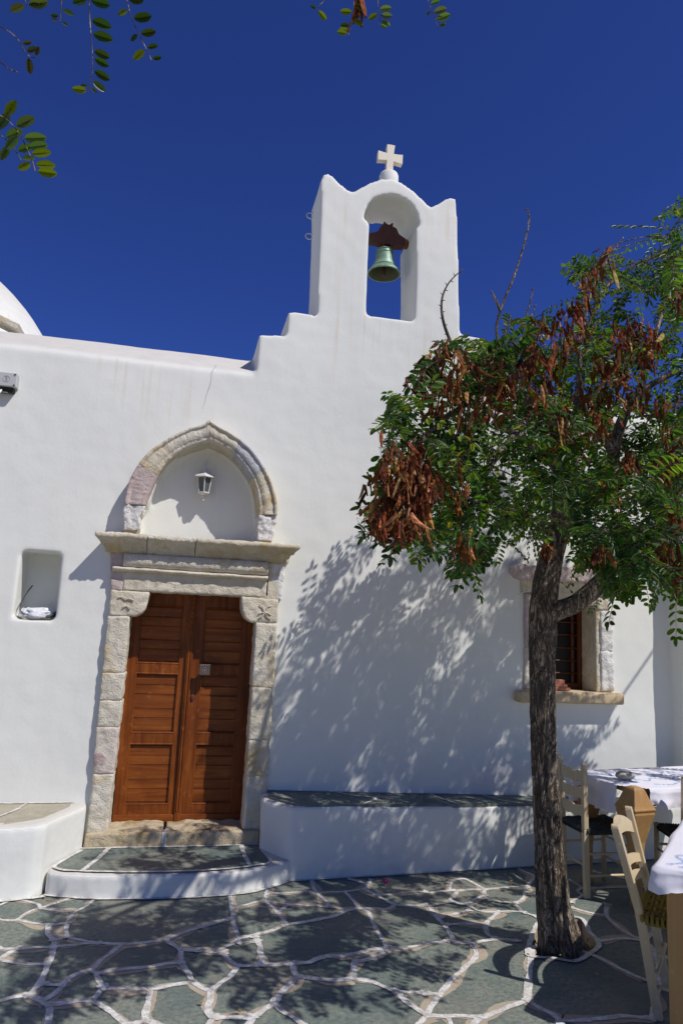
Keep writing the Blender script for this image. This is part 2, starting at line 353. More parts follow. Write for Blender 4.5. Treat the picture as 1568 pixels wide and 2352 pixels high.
# roof: low vault behind the parapet, and a dome at the left
b = MB(); prof = [(6.28, 4.10), (6.9, 4.28), (7.6, 4.35), (8.4, 4.28), (9.2, 4.0), (9.6, 3.5), (9.6, -.3), (6.28, -.3)]
n = len(prof); b.add([(XL, y, z) for y, z in prof] + [(XR, y, z) for y, z in prof], [tuple(range(n)), tuple(range(2*n-1, n-1, -1))] + [(i+n, (i+1) % n + n, (i+1) % n, i) for i in range(n)])
ch(b.build('roof', PL, chapel))
b = MB(); pr = [(1.95, 4.0), (1.95, 4.55)]
DC = Vector((-3.78, 9.0, 0))
pts = [(2.1*math.cos(q), 4.05 + 2.1*math.sin(q)) for q in [i*math.pi/2/22 for i in range(22)]] + [(.02, 6.15)]
b.lathe([(2.1, 3.2)] + pts, 64, Matrix.Translation(DC))
ch(b.build('dome', PL, chapel, True))
b = MB(); q0 = P(-60, 700, 6.5); q1 = P(50, 752, 6.5); b.prism([(q0.x, q0.z), (q1.x, q1.z), (q1.x-.02, q1.z-.05), (q0.x, q0.z-.045)], 6.42, 6.66)

cop = b.build('roof_slab', CREAM2, chapel, bevel=.006); cop.rotation_euler = (0, 0, 0); ch(cop)
# tan hairline crack under the parapet
b = MB(); cp = [P(497, 838, 5.444), P(489, 850, 5.444), P(488, 868, 5.444), P(484, 884, 5.444), P(477, 900, 5.444), P(473, 920, 5.444), P(466, 938, 5.444)]
b.tube(bez0(cp), [.0014, .0014, .0012, .0014, .0012, .0009, .0005], 4); ch(b.build('hairline_crack', simple('crack_tan', (.60, .53, .42), .9), chapel))
# cross on its pedestal
CRY = 5.70
b = MB(); b.prism([(1.508,6.163),(1.545,6.167),(1.584,6.165),(1.578,6.12),(1.574,6.078),(1.62,6.080),(1.662,6.086),(1.661,6.04),(1.660,5.992),(1.62,5.997),(1.573,6.003),(1.572,5.95),(1.575,5.86),(1.508,5.86),(1.510,5.95),(1.512,6.005),(1.47,5.998),(1.426,5.992),(1.425,6.04),(1.426,6.085),(1.47,6.078),(1.511,6.074)], CRY-.035, CRY+.02)
cr = b.build('cross', MARBLE, chapel, bevel=.004); ch(cr)
b = MB(); b.lathe([(.092, 5.60), (.090, 5.80), (.088, 5.855), (.08, 5.875), (.06, 5.884), (.01, 5.886)], 32, Matrix.Translation((1.541, CRY-.01, 0)))
cb = b.build('cross_base', PL, chapel, True); ch(cb)
# iron rings on the tower side
for z in (5.44, 5.235):
    b = MB(); c = Vector((.865, 5.86, z)); b.tube([c + Vector((-.035*math.sin(q) - .01, 0, .028*math.cos(q))) for q in [i*math.pi*2/14 for i in range(15)]], .005, 6)
    b.tube([c + Vector((0.03, 0, .026)), c + Vector((-.01, 0, .026))], .005, 6)
    ch(b.build('step_ring', METALW, chapel, True))

# ---------------- doorway surround
def stone(name, mat, poly, y0, y1, parent, voxel=.011, amp=.006, sc=22, seed=0, sm=1, **k):
    cx = sum(p[0] for p in poly)/len(poly); cz = sum(p[1] for p in poly)/len(poly); poly = [(x + (.005 if x > cx else -.005), z + (.005 if z > cz else -.005)) for x, z in poly]
    b = MB(); b.prism(poly, y0, y1); o = b.build(name, mat, parent, **k); remesh(o, voxel, sm, amp*.8, 7, amp, sc, seed); return o
sur = empty('doorway_surround', (0, 0, 0)); sur.parent = chapel; sur.location = -chapel.location
sj = [0]
def st(mat, poly, y0=5.405, y1=5.60, name='jamb_stone', **k):
    sj[0] += 1; return stone(name, mat, poly, y0, y1, sur, seed=sj[0], **k)
st(CREAM, [(-.533,1.916),(-.262,1.916),(-.268,1.866),(-.272,1.84),(-.282,1.80),(-.305,1.765),(-.345,1.742),(-.385,1.737),(-.527,1.737)], name='corbel')
st(CREAM, [(.704,1.735),(.705,1.908),(.426,1.918),(.431,1.866),(.436,1.82),(.462,1.766),(.505,1.735),(.55,1.73)], name='corbel')
for (z1, z0, m) in ((1.73, 1.325, CREAM2), (1.318, 1.133, CREAM2), (1.127, .947, CREAM2)):
    st(m, [(-.537, z0), (-.392, z0), (-.385, z1), (-.534, z1)])
st(PINKST, [(-.533, .625), (-.40, .625), (-.393, .940), (-.538, .940)])
st(CREAM2, [(-.535, .235), (-.402, .235), (-.401, .618), (-.533, .618)])
for (z1, z0, m) in ((1.722, 1.248, CREAM2), (1.240, .865, CREAM), (.857, .608, YEL), (.600, .235, CREAM2)):
    st(m, [(.545, z0), (.706, z0), (.700, z1), (.548, z1)])
# plastered reveals and mortar bedding
b = MB(); b.box(-.53, -.405, 5.413, 5.50, .20, 2.19); b.box(.56, .70, 5.413, 5.50, .20, 2.19); b.box(-.45, .62, 5.413, 5.47, 1.935, 2.19); b.box(-.60, .77, 5.40, 5.50, 2.20, 2.325); b.box(-.47, -.405, 5.44, 5.74, .14, 1.93); b.box(.562, .64, 5.44, 5.74, .14, 1.93); b.box(-.47, .64, 5.44, 5.735, 1.925, 2.0)
b.build('reveal', CREAM, sur)
st(CREAM, [(-.452,1.925),(.612,1.925),(.606,2.052),(-.446,2.060)], 5.405, name='lintel')
st(PINK, [(-.53,1.925),(-.463,1.925),(-.468,2.198),(-.56,2.198)], 5.41, name='side_block')
st(WHST, [(.632,1.925),(.728,1.905),(.738,2.19),(.632,2.19)], 5.415, name='side_block')
# rounded frieze and bead
def sweepx(name, mat, x0, x1, prof, parent, zs=(0, 0), amp=.004, nseg=90, seed=0, ends=None):
    b = MB(); n = len(prof)
    for i in range(nseg+1):
        t = i/nseg
        for (y, z) in prof:
            xa = x0 - (ends(z) if ends else 0); xb = x1 + (ends(z) if ends else 0)
            x = xa + (xb-xa)*t; p = Vector((x, y, z + zs[0] + (zs[1]-zs[0])*t))
            d = amp*(noise.noise(p*24 + Vector((seed, 0, 0))) + .8*noise.noise(p*9)); b.v.append((p.x, p.y - abs(d)*.3 + d*.6, p.z + d))
    b.f = [(i*n+k, (i+1)*n+k, (i+1)*n+k+1, i*n+k+1) for i in range(nseg) for k in range(n-1)]
    b.f += [tuple(range(n)), tuple(range((nseg+1)*n-1, nseg*n-1, -1))]
    b.f += [(nseg*n, 0, n-1, nseg*n+n-1)] if False else []
    return b.build(name, mat, parent, True)
tor = [(5.47, 2.20), (5.375, 2.195), (5.362, 2.17), (5.358, 2.14), (5.366, 2.11), (5.39, 2.09), (5.47, 2.086)]
sweepx('frieze', CREAM2, -.462, .612, tor, sur, seed=2)
bead = [(5.47, 2.092), (5.385, 2.092), (5.368, 2.084), (5.364, 2.074), (5.372, 2.064), (5.40, 2.058), (5.47, 2.054)]
sweepx('bead_moulding', CREAM, -.535, .612, bead, sur, (.003, -.008), seed=5)
# ledge in three stones
def ledge(x0, x1, mat, seed, el=0, er=0):
    P_ = [(5.50, 2.338), (5.29, 2.336), (5.275, 2.330), (5.272, 2.302), (5.285, 2.292), (5.315, 2.276), (5.325, 2.256), (5.35, 2.25), (5.365, 2.226), (5.385, 2.22), (5.39, 2.196), (5.50, 2.19)]
    b = MB(); n = len(P_); N = 60
    for i in range(N+1):
        t = i/N
        for (y, z) in P_:
            off = max(0, (5.41 - y) / .135)          # how far out the profile is: 1 at the lip
            xa = x0 - el*(off-1)*.1*-1 if False else x0 + (el*(1-off)*.10); xb = x1 - (er*(1-off)*.10)
            p = Vector((xa + (xb-xa)*t, y, z)); d = .007*noise.noise(p*19+Vector((seed, 0, 0))) + .005*noise.noise(p*50+Vector((seed, 0, 0)))
            if y > 5.45: d = 0
            b.v.append((p.x, p.y + d, p.z + d*.9))
    b.f = [(i*n+k, (i+1)*n+k, (i+1)*n+k+1, i*n+k+1) for i in range(N) for k in range(n-1)] + [tuple(range(n)), tuple(range((N+1)*n-1, N*n-1, -1))]
    return b.build('ledge_stone', mat, sur, True)
ledge(-.665, -.304, LEDGE, 1, 1, 0); ledge(-.298, .046, CREAM2, 4, 0, 0); ledge(.052, .832, LEDGE, 9, 0, 1)
# pointed arch, swept as voussoirs
def resample(p, n):
    L = [0]
    for a, c in zip(p, p[1:]): L.append(L[-1] + math.hypot(c[0]-a[0], c[1]-a[1]))
    out = []
    for i in range(n):
        s = L[-1]*i/(n-1); k = 0
        while k < len(L)-2 and L[k+1] < s: k += 1
        t = (s-L[k])/max(1e-9, L[k+1]-L[k]); out.append((p[k][0]+(p[k+1][0]-p[k][0])*t, p[k][1]+(p[k+1][1]-p[k][1])*t))
    return out
oL = resample([(-.491, 2.55)] + AO[1:14], 60); iL = resample(AI[:10], 60)
oR = resample(AO[13:], 60); iR = resample(AI[9:], 60)
oo = oL + oR[1:]; ii = iL + iR[1:]            # 119 stations, apex at 59
UP = [(0, 5.47), (0, 5.335), (.02, 5.318), (.10, 5.314), (.17, 5.318), (.20, 5.330), (.24, 5.330), (.27, 5.328), (.5, 5.322), (.74, 5.328), (.77, 5.336), (.80, 5.332), (.92, 5.34), (.985, 5.352), (1.0, 5.38), (1.0, 5.46), (1.0, 5.60)]
def vous(i0, i1, mat, seed):
    b = MB(); n = len(UP)
    for s in range(i0*3, i1*3+1):
        k = s/3; a = int(k); t = k-a; a2 = min(a+1, 118)
        O = (oo[a][0]*(1-t)+oo[a2][0]*t, oo[a][1]*(1-t)+oo[a2][1]*t); I = (ii[a][0]*(1-t)+ii[a2][0]*t, ii[a][1]*(1-t)+ii[a2][1]*t)
        for u, y in UP:
            p = Vector((O[0]+(I[0]-O[0])*u, y, O[1]+(I[1]-O[1])*u))
            d = .006*noise.noise(p*16+Vector((seed, 0, 0))) + .004*noise.noise(p*48+Vector((0, seed, 0)))
            if y > 5.4: d *= .3
            b.v.append((p.x + d*.5, p.y + d, p.z + d*.4))
    N = (i1-i0)*3
    b.f = [(i*n+k, i*n+k+1, (i+1)*n+k+1, (i+1)*n+k) for i in range(N) for k in range(n-1)] + [tuple(range(n-1, -1, -1)), tuple(range(N*n, (N+1)*n))]
    o = b.build('arch_stone', mat, sur, True); return o
vous(0, 20, PINK, 1); vous(20, 36, YEL, 2); vous(36, 59, CREAM2, 3); vous(59, 76, CREAM, 4); vous(76, 95, GREY, 5); vous(95, 118, YEL, 6)
# worn white corbel blocks under the arch
for X0, X1, Zt, Zb in ((-.486, -.345, 2.55, 2.36), (.508, .652, 2.55, 2.352)):
    b = MB(); b.prism([(X0, Zt), (X1, Zt), (X1-.008, Zt-.05), (X1-.03, Zt-.075), (X1-.02, Zt-.13), (X1-.028, Zb), (X0+.006, Zb), (X0-.004, Zt-.1)], 5.335, 5.56)
    o = b.build('arch_corbel', WHST, sur); remesh(o, .009, 1, .016, 13, .010, 32, X0*9)
    b = MB(); b.box(X0+.005, X1-.03, 5.355, 5.5, Zb-.035, Zb+.01); b.build('arch_foot', THR, sur, bevel=.006)
# incised cross with curled arms on the right corbel, worn flourish on the left one
CZ = (.606, 1.808)
for (cx, cz, kk) in ((CZ[0], CZ[1], 1), (-.41, 1.83, 0)):
    b = MB()
    if kk:
        for a0, a1, ox, oz in ((200, 330, 0, .058), (30, 150, 0, -.058)):
            pass
        b.tube([(cx-.045, 5.398, cz+.055), (cx-.02, 5.396, cz+.045), (cx, 5.395, cz), (cx-.018, 5.396, cz-.035), (cx-.045, 5.398, cz-.048)], .0045, 5)
        b.tube([(cx+.045, 5.398, cz+.052), (cx+.02, 5.396, cz+.045), (cx+.002, 5.395, cz), (cx+.02, 5.396, cz-.035), (cx+.05, 5.398, cz-.052)], .0045, 5)
        b.tube([(cx-.048, 5.397, cz-.018), (cx-.02, 5.396, cz-.002), (cx, 5.395, cz), (cx+.025, 5.396, cz-.003), (cx+.05, 5.398, cz-.02)], .0045, 5)
    else:
        b.tube([(cx-.07, 5.398, cz+.03), (cx-.04, 5.396, cz+.045), (cx-.01, 5.396, cz+.03), (cx+.01, 5.397, cz+.035), (cx+.045, 5.398, cz+.02)], .0045, 5)
        b.tube([(cx-.03, 5.398, cz-.04), (cx, 5.396, cz-.02), (cx+.03, 5.396, cz-.035)], .0045, 5)
    b.build('carving', CREAM, sur, True)
# threshold: two rough tan stones
for x0, x1, s in ((-.545, -.022, 1), (-.002, .664, 2)):
    b = MB(); b.box(x0, x1, 5.36, 5.73, .10, .235); o = b.build('threshold_stone', THR, sur); remesh(o, .012, 3, .012, 8, .007, 25, s)
b = MB(); b.box(-.03, .006, 5.352, 5.44, .12, .236); b.build('threshold_joint', JOINT, sur, bevel=.008)

# ---------------- door leaves
DY = 5.70
def leaf(x0, x1, mirror):
    z0, z1 = .222, 1.95; py = [(1.385, 1.828), (.866, 1.306), (.348, .783)]
    pa, pb = (x0+.078, x1-.072) if not mirror else (x0+.090, x1-.088)
    b = MB(); t = DY-.018; bk = DY+.03
    b.box(x0, pa, t, bk, z0, z1); b.box(pb, x1, t, bk, z0, z1)
    zs = [z0] + [q for a in sorted(py) for q in a] + [z1]
    for i in range(0, len(zs), 2): b.box(pa, pb, t+.0015, bk, zs[i], zs[i+1])
    o = b.build('door_leaf', DOORW, chapel, bevel=.003); ch(o)
    for a, c in py:
        b = MB(); b.box(pa-.004, pb+.004, DY+.006, DY+.03, a-.004, c+.004)
        # tongue boards: wide and narrow fields parted by shallow beaded grooves
        h = c-a; br = [a+.012]
        for f_ in (.24, .40, .64, .80): br.append(a+h*f_)
        br.append(c-.012)
        for q0, q1 in zip(br, br[1:]): b.box(pa, pb, DY-.0015, DY+.008, q0+.0055, q1-.0055)
        for q in br:
            b.tube([(pa, DY+.0025, q-.0025), (pb, DY+.0025, q-.0025)], .0026, 6); b.tube([(pa, DY+.0025, q+.003), (pb, DY+.0025, q+.003)], .0026, 6)
        b.build('door_panel', DOORH, o)
        b = MB()     # sloped inner frame
        for q0, q1 in (((pa, a), (pb, a)), ((pb, a), (pb, c)), ((pb, c), (pa, c)), ((pa, c), (pa, a))):
            b.tube([(q0[0], DY-.012, q0[1]), (q1[0], DY-.012, q1[1])], .008, 6)
        b.build('panel_moulding', DOORW, o)
    b = MB(); b.box(x0+.004, x1-.004, DY-.032, DY-.017, z0-.002, z0+.055); b.build('kick_board', DOORH, o, bevel=.004)
    return o
lf = leaf(-.398, .070, False); rf = leaf(.078, .555, True)
b = MB(); b.box(.048, .098, DY-.040, DY-.020, .225, 1.94); 
for dx in (-.010, .010): b.tube([(.073+dx, DY-.041, .30), (.073+dx, DY-.041, 1.60)], .0065, 8)
for i in range(8): b.tube([(.073, DY-.042, 1.62+i*.037), (.073, DY-.042, 1.65+i*.037)], [.012, .017], 8)
b.build('astragal', DOORW, lf, bevel=.003)
b = MB()
for i, (s, d) in enumerate(((.041, .0), (.034, .006), (.027, .0), (.020, .006), (.013, .0), (.007, .008))):
    y0 = DY-.085-(.004 if i % 2 == 0 else 0)-i*.0025; b.box(.194-s, .194+s, y0, DY-.078, 1.350-s, 1.350+s)
b.box(.178, .210, DY-.08, DY-.01, 1.335, 1.365)

bk_ = MB()
for s in (.0375, .0235, .010):
    for x0_, x1_, z0_, z1_ in ((-s-.0018, s+.0018, s-.0018, s+.0018), (-s-.0018, s+.0018, -s-.0018, -s+.0018), (-s-.0018, -s+.0018, -s, s), (s-.0018, s+.0018, -s, s)):
        bk_.box(.194+x0_, .194+x1_, DY-.1045, DY-.086, 1.350+z0_, 1.350+z1_)
KNB = b.build('door_knob', simple('aged_nickel', (.42, .39, .32), .38, .3, 40, .2, Metallic=.75), rf, bevel=.001)
bk_.build('knob_groove_shade', RUST, rf)  # dark rings drawn in place of shade in the knob's grooves
b = MB(); b.lathe([(.014, 0), (.014, .005), (.010, .008), (.002, .009)], 20, Matrix.Translation((.117, DY-.018, 1.13)) @ Matrix.Rotation(math.pi/2, 4, 'X') @ Matrix.Diagonal((1, 2.0, 1, 1)))
b.build('keyhole_plate', RUST, rf, True)

# ---------------- window
win = empty('window', (0, 0, 0)); win.parent = chapel; win.location = -chapel.location
def wst(mat, poly, y0=5.425, y1=5.62, name='jamb_stone', **k):
    sj[0] += 1; return stone(name, mat, poly, y0, y1, win, seed=sj[0], **k)
wst(WHST, [(3.50,1.62),(3.604,1.62),(3.612,1.955),(3.498,1.955)], amp=.010)
wst(WHST, [(3.495,1.285),(3.612,1.285),(3.606,1.612),(3.495,1.612)], amp=.010)
wst(CREAM2, [(3.47,1.965),(3.575,1.965),(3.56,2.075),(3.47,2.075)])
b = MB(); b.box(3.455, 3.52, 5.44, 5.74, 1.27, 2.06); b.box(2.93, 3.0, 5.44, 5.74, 1.27, 2.06); b.box(2.93, 3.52, 5.44, 5.735, 2.0, 2.1); o = b.build('reveal', CREAM2, win); remesh(o, .012, 2, .004, 8, .004, 30, 4)
wst(PINKST, [(2.785,1.285),(2.97,1.285),(2.97,1.62),(2.79,1.62)]); wst(PINK, [(2.79,1.63),(2.97,1.63),(2.97,2.07),(2.79,2.07)])
o = wst(PINK, [(2.655,2.30),(3.69,2.305),(3.685,2.27),(3.655,2.235),(3.60,2.195),(2.74,2.185),(2.69,2.20),(2.655,2.235)], 5.35, 5.55, 'lintel')
wst(CREAM, [(2.76,2.08),(3.62,2.08),(3.62,2.185),(2.76,2.185)], 5.425, name='lintel')
b = MB(); b.box(2.703, 3.652, 5.345, 5.72, 1.182, 1.272); o = b.build('sill', SILL, win); remesh(o, .012, 2, .003, 6, .001, 30)
b = MB()
for a in ((2.99, 3.03, 1.27, 2.02), (3.42, 3.465, 1.27, 2.02)): b.box(a[0], a[1], 5.66, 5.72, a[2], a[3])
b.box(3.03, 3.42, 5.662, 5.718, 1.27, 1.325); b.box(3.03, 3.42, 5.662, 5.718, 1.97, 2.02); b.box(3.36, 3.385, 5.675, 5.71, 1.325, 1.97)
b.build('window_frame', WINW, win, bevel=.004)
for z in (1.409, 1.516, 1.625, 1.74, 1.849):
    b = MB(); b.tube([(3.03, 5.668, z), (3.42, 5.668, z)], .006, 8); b.build('window_bar', WINW, win, True)
b = MB(); b.box(3.03, 3.36, 5.69, 5.70, 1.325, 1.97); b.box(3.385, 3.42, 5.69, 5.70, 1.325, 1.97); b.build('pane', DARKG, win)

# ================================================================ bell
BX, BYY = 1.532, 5.70
bell = empty('bell', (BX, BYY, 4.90), label='green patinated bell on a rust brown headstock in the tower opening', cat='bell')
def rel(o, root): o.location = o.location - root.location; return o
pr = [(.0, 5.137), (.045, 5.136), (.066, 5.128), (.075, 5.11), (.078, 5.07), (.084, 5.02), (.095, 4.975), (.112, 4.945), (.130, 4.925), (.147, 4.905), (.152, 4.895), (.150, 4.889)]
inner = [(.140, 4.889), (.118, 4.925), (.095, 4.955), (.080, 5.0), (.068, 5.06), (.055, 5.11), (.0, 5.12)]
b = MB(); n = 48; allp = pr + inner[:1]
for r, z in allp:
    for k in range(n): b.v.append((BX + r*math.cos(2*math.pi*k/n), BYY + r*math.sin(2*math.pi*k/n), z))
b.f = [(i*n+(k+1) % n, i*n+k, (i+1)*n+k, (i+1)*n+(k+1) % n) for i in range(len(allp)-1) for k in range(n)]
bb = rel(b.build('bell_body', VERD, bell, True), bell)
b = MB()
for r, z in inner:
    for k in range(n): b.v.append((BX + r*math.cos(2*math.pi*k/n), BYY + r*math.sin(2*math.pi*k/n), z))
b.f = [(i*n+(k+1) % n, i*n+k, (i+1)*n+k, (i+1)*n+(k+1) % n) for i in range(len(inner)-1) for k in range(n)]
rel(b.build('bell_inside', simple('shaded_olive_bronze', (.075, .085, .035), .6, .4, 14), bell, True), bell)  # inner face coloured darker to stand for the shade inside the bell
for z, r, rr in ((4.960, .104, .004), (4.950, .111, .003), (5.085, .079, .0025), (5.112, .077, .0025)):
    b = MB(); b.tube([(BX + r*math.cos(q), BYY + r*math.sin(q), z) for q in [i*math.pi/18 for i in range(37)]], rr, 6, False); b.build('band', VERD, bb, True)
b = MB(); b.tube([(BX, BYY, 5.12), (BX-.003, BYY, 5.0), (BX-.005, BYY-.01, 4.93), (BX-.006, BYY-.01, 4.88), (BX-.006, BYY-.01, 4.86)], [.010, .011, .014, .018, .008], 10); rel(b.build('clapper', RUST, bell, True), bell)
b = MB(); b.prism([(1.29,5.245),(1.383,5.243),(1.43,5.262),(1.449,5.275),(1.468,5.317),(1.495,5.35),(1.503,5.362),(1.53,5.362),(1.544,5.352),(1.571,5.364),(1.590,5.340),(1.613,5.336),(1.627,5.322),(1.645,5.280),(1.675,5.262),(1.71,5.245),(1.71,5.180),(1.655,5.172),(1.596,5.160),(1.487,5.168),(1.44,5.172),(1.29,5.185)], BYY-.045, BYY+.045)
rel(b.build('headstock', RUST, bell, bevel=.006), bell)
b = MB()
for x in (1.508, 1.578): b.box(x-.008, x+.008, BYY-.052, BYY+.052, 5.13, 5.372)
b.tube([(BX-.04, BYY, 5.14), (BX+.04, BYY, 5.14)], .012, 8); b.tube([(BX, BYY, 5.13), (BX, BYY, 5.17)], .016, 8)
rel(b.build('strap', RUST, bell, bevel=.002), bell)
b = MB(); b.tube([(1.70, BYY, 5.215), (1.735, BYY, 5.215)], .045, 14); b.tube([(1.735, BYY, 5.212), (1.80, BYY, 5.212)], .036, 14)
BR = simple('rusted_orange_iron', (.20, .085, .022), .7, .5, 30, .4); rel(b.build('bearing', BR, bell, True), bell)
b = MB(); b.tube([(1.23, BYY, 5.212), (1.30, BYY, 5.212)], .036, 14)
rel(b.build('bearing', BR, bell, True), bell)

# ================================================================ lantern
LX, LY = .081, 5.50
lan = empty('wall_lantern', (LX, LY, 2.8), label='white hexagonal wall lantern under the pointed arch above the door', cat='lantern')
M_ = Matrix.Translation((LX, LY, 0))
b = MB(); b.lathe([(.003, 2.985), (.012, 2.975), (.014, 2.965), (.008, 2.953), (.012, 2.950), (.018, 2.945), (.022, 2.915), (.034, 2.885), (.052, 2.868), (.088, 2.840), (.090, 2.835), (.086, 2.833), (.055, 2.845)][::-1], 6, M_, ang=math.pi/6)
rel(b.build('lantern_roof', METALW, lan), lan)
b = MB()
R1, R0, ZT, ZB = .062, .042, 2.838, 2.712
for k in range(6):
    a0 = math.pi/6 + k*math.pi/3; a1 = a0 + math.pi/3
    c = lambda a, r, z: Vector((LX+r*math.cos(a), LY+r*math.sin(a), z))
    b.tube([c(a0, R0, ZB), c(a0, R1, ZT)], .006, 6)
    b.tube([c(a0, R0, ZB), c(a1, R0, ZB)], .007, 6); b.tube([c(a0, R1, ZT), c(a1, R1, ZT)], .006, 6)
rel(b.build('lantern_frame', METALW, lan), lan)
b = MB(); b.lathe([(R0-.003, ZB), (R1-.003, ZT)], 6, M_, ang=math.pi/6); rel(b.build('lantern_glass', LGLASS, lan), lan)
b = MB(); b.lathe([(.004, 2.648), (.010, 2.655), (.010, 2.664), (.005, 2.672), (.014, 2.678), (.018, 2.688), (.016, 2.694), (.034, 2.703), (.044, 2.710), (.046, 2.718)], 12, M_); rel(b.build('lantern_base', METALW, lan, True), lan)
b = MB(); b.tube([(LX, 5.60, 2.74), (LX, 5.57, 2.74), (LX, 5.52, 2.72)], .010, 8); b.lathe([(.03, 0), (.03, .012)], 16, Matrix.Translation((LX, 5.585, 2.745)) @ Matrix.Rotation(math.pi/2, 4, 'X') @ Matrix.Diagonal((1, 1.6, 1, 1))); rel(b.build('wall_bracket', METALW, lan, True), lan)

# ================================================================ junction box with cable
jb = empty('junction_box', (-1.42, 5.40, 3.42), label='grey electrical box with a round embossed emblem and rusty screws high on the wall', cat='electrical box')
GR = simple('weathered_grey_plastic', (.47, .48, .47), .6, .08, 18, .08)
b = MB(); b.box(-1.62, -1.338, 5.375, 5.46, 3.372, 3.478); rel(b.build('box_lid', GR, jb, bevel=.005), jb)
b = MB(); b.box(-1.60, -1.36, 5.40, 5.46, 3.335, 3.372); rel(b.build('box_base', simple('black_rubber', (.02, .02, .02), .8), jb), jb)
b = MB(); ec = Vector((-1.408, 5.374, 3.428)); b.tube([ec + Vector((.024*math.cos(q), 0, .024*math.sin(q))) for q in [i*math.pi/16 for i in range(33)]], .0016, 5, False)
for seg in (((-.010, .017), (.004, .015), (-.006, .008), (.008, .007)), ((-.008, .0), (.006, .002), (.004, -.006), (.012, -.004)), ((-.006, -.010), (.008, -.008), (-.002, -.017), (.010, -.015))):
    b.tube([ec + Vector((x, 0, z)) for x, z in seg], .0014, 4)
rel(b.build('emblem', GR, jb, True), jb)
for x, z in ((-1.352, 3.466), (-1.352, 3.384)):
    b = MB(); b.lathe([(.006, 0), (.006, .006)], 10, Matrix.Translation((x, 5.376, z)) @ Matrix.Rotation(math.pi/2, 4, 'X')); rel(b.build('screw', RUST, jb), jb)
b = MB(); b.tube([(-1.60, 5.42, 3.37), (-1.52, 5.40, 3.345), (-1.46, 5.39, 3.325), (-1.40, 5.40, 3.328), (-1.375, 5.44, 3.335)], .007, 7); rel(b.build('black_cable', simple('grey_black_cable', (.10, .10, .10), .6), jb, True), jb)
b = MB(); b.tube([(-1.43, 5.36, 3.335), (-1.437, 5.345, 3.305), (-1.455, 5.35, 3.292), (-1.50, 5.36, 3.285), (-1.58, 5.38, 3.25), (-1.66, 5.42, 3.15)], .007, 7); rel(b.build('white_cable', simple('white_cable', (.75, .75, .74), .5), jb, True), jb)
# iron ring beside the door
b = MB(); c = Vector((.876, 5.425, 1.722)); b.tube([c + Vector((.017*math.cos(q), -.004*math.sin(q), .019*math.sin(q))) for q in [i*math.pi*2/18 for i in range(19)]], .0055, 7, False); b.tube([c + Vector((0, -.008, .020)), c + Vector((0, .03, .024))], .006, 7)
tag(b.build('wall_ring', METALW, None, True), 'small white painted iron ring fixed to the wall right of the doorway', 'ring')
# window sill piece of terracotta
TERR = simple('terracotta', (.36, .145, .085), .8, .2, 20, .3)
b = MB(); b.box(3.02, 3.235, 5.48, 5.56, 1.275, 1.300); b.box(3.02, 3.215, 5.49, 5.555, 1.300, 1.322); b.box(3.02, 3.19, 5.495, 5.55, 1.322, 1.362)
tag(b.build('brick', TERR, bevel=.005), 'stepped terracotta brick lying on the window sill', 'brick')
# ================================================================ niche contents
PLASTIC = simple('crumpled_white_plastic', (.66, .68, .70), .3, .06, 10, .8, 14, .02)
b = MB()
def blob(c, r, seed, n=36, mm=22):
    vs = []; b0 = len(b.v)
    for i in range(mm+1):
        th = math.pi*i/mm
        for k in range(n):
            ph = 2*math.pi*k/n; d = Vector((math.sin(th)*math.cos(ph), math.sin(th)*math.sin(ph), math.cos(th)))
            q = 1 + .28*noise.noise(d*1.8+Vector((seed, 0, 0))) + .16*abs(noise.noise(d*4.5+Vector((0, seed, 0))))
            v = Vector((c[0]+d.x*r[0]*q, c[1]+d.y*r[1]*q, max(c[2]+d.z*r[2]*q, 1.688)))
            v.x = min(max(v.x, -1.175), -.918); v.y = min(v.y, 5.69); b.v.append(tuple(v))
    b.f += [(b0+i*n+k, b0+(i+1)*n+k, b0+(i+1)*n+(k+1) % n, b0+i*n+(k+1) % n) for i in range(mm) for k in range(n)]
blob((-1.05, 5.56, 1.72), (.11, .10, .045), 3); blob((-1.12, 5.54, 1.715), (.05, .06, .045), 8); blob((-.99, 5.58, 1.715), (.08, .08, .055), 14)
tag(b.build('plastic_bag', PLASTIC, None, True), 'crumpled white plastic bag stuffed in the bottom of the wall niche', 'bag')
b = MB(); b.tube([(-1.13, 5.69, 1.93), (-1.14, 5.64, 1.90), (-1.155, 5.57, 1.84), (-1.163, 5.52, 1.79), (-1.155, 5.48, 1.745), (-1.13, 5.47, 1.72), (-1.10, 5.48, 1.715)], .0045, 7)
tag(b.build('cable', simple('black_cable', (.03, .03, .03), .5), None, True), 'black cable curling out of the niche wall down to the plastic bag', 'cable')
b = MB()
for i in range(4): b.tube([(-1.03+i*.02, 5.47+i*.012, 1.694), (-.97+i*.012, 5.50, 1.705+i*.006), (-.915, 5.55, 1.712+i*.010)], [.004, .012, .006], 6)
tag(b.build('umbrella', simple('folded_grey_fabric', (.10, .10, .10), .8, .6, 30), None, True), 'dark folded cloth bundle beside the plastic bag in the niche', 'cloth')

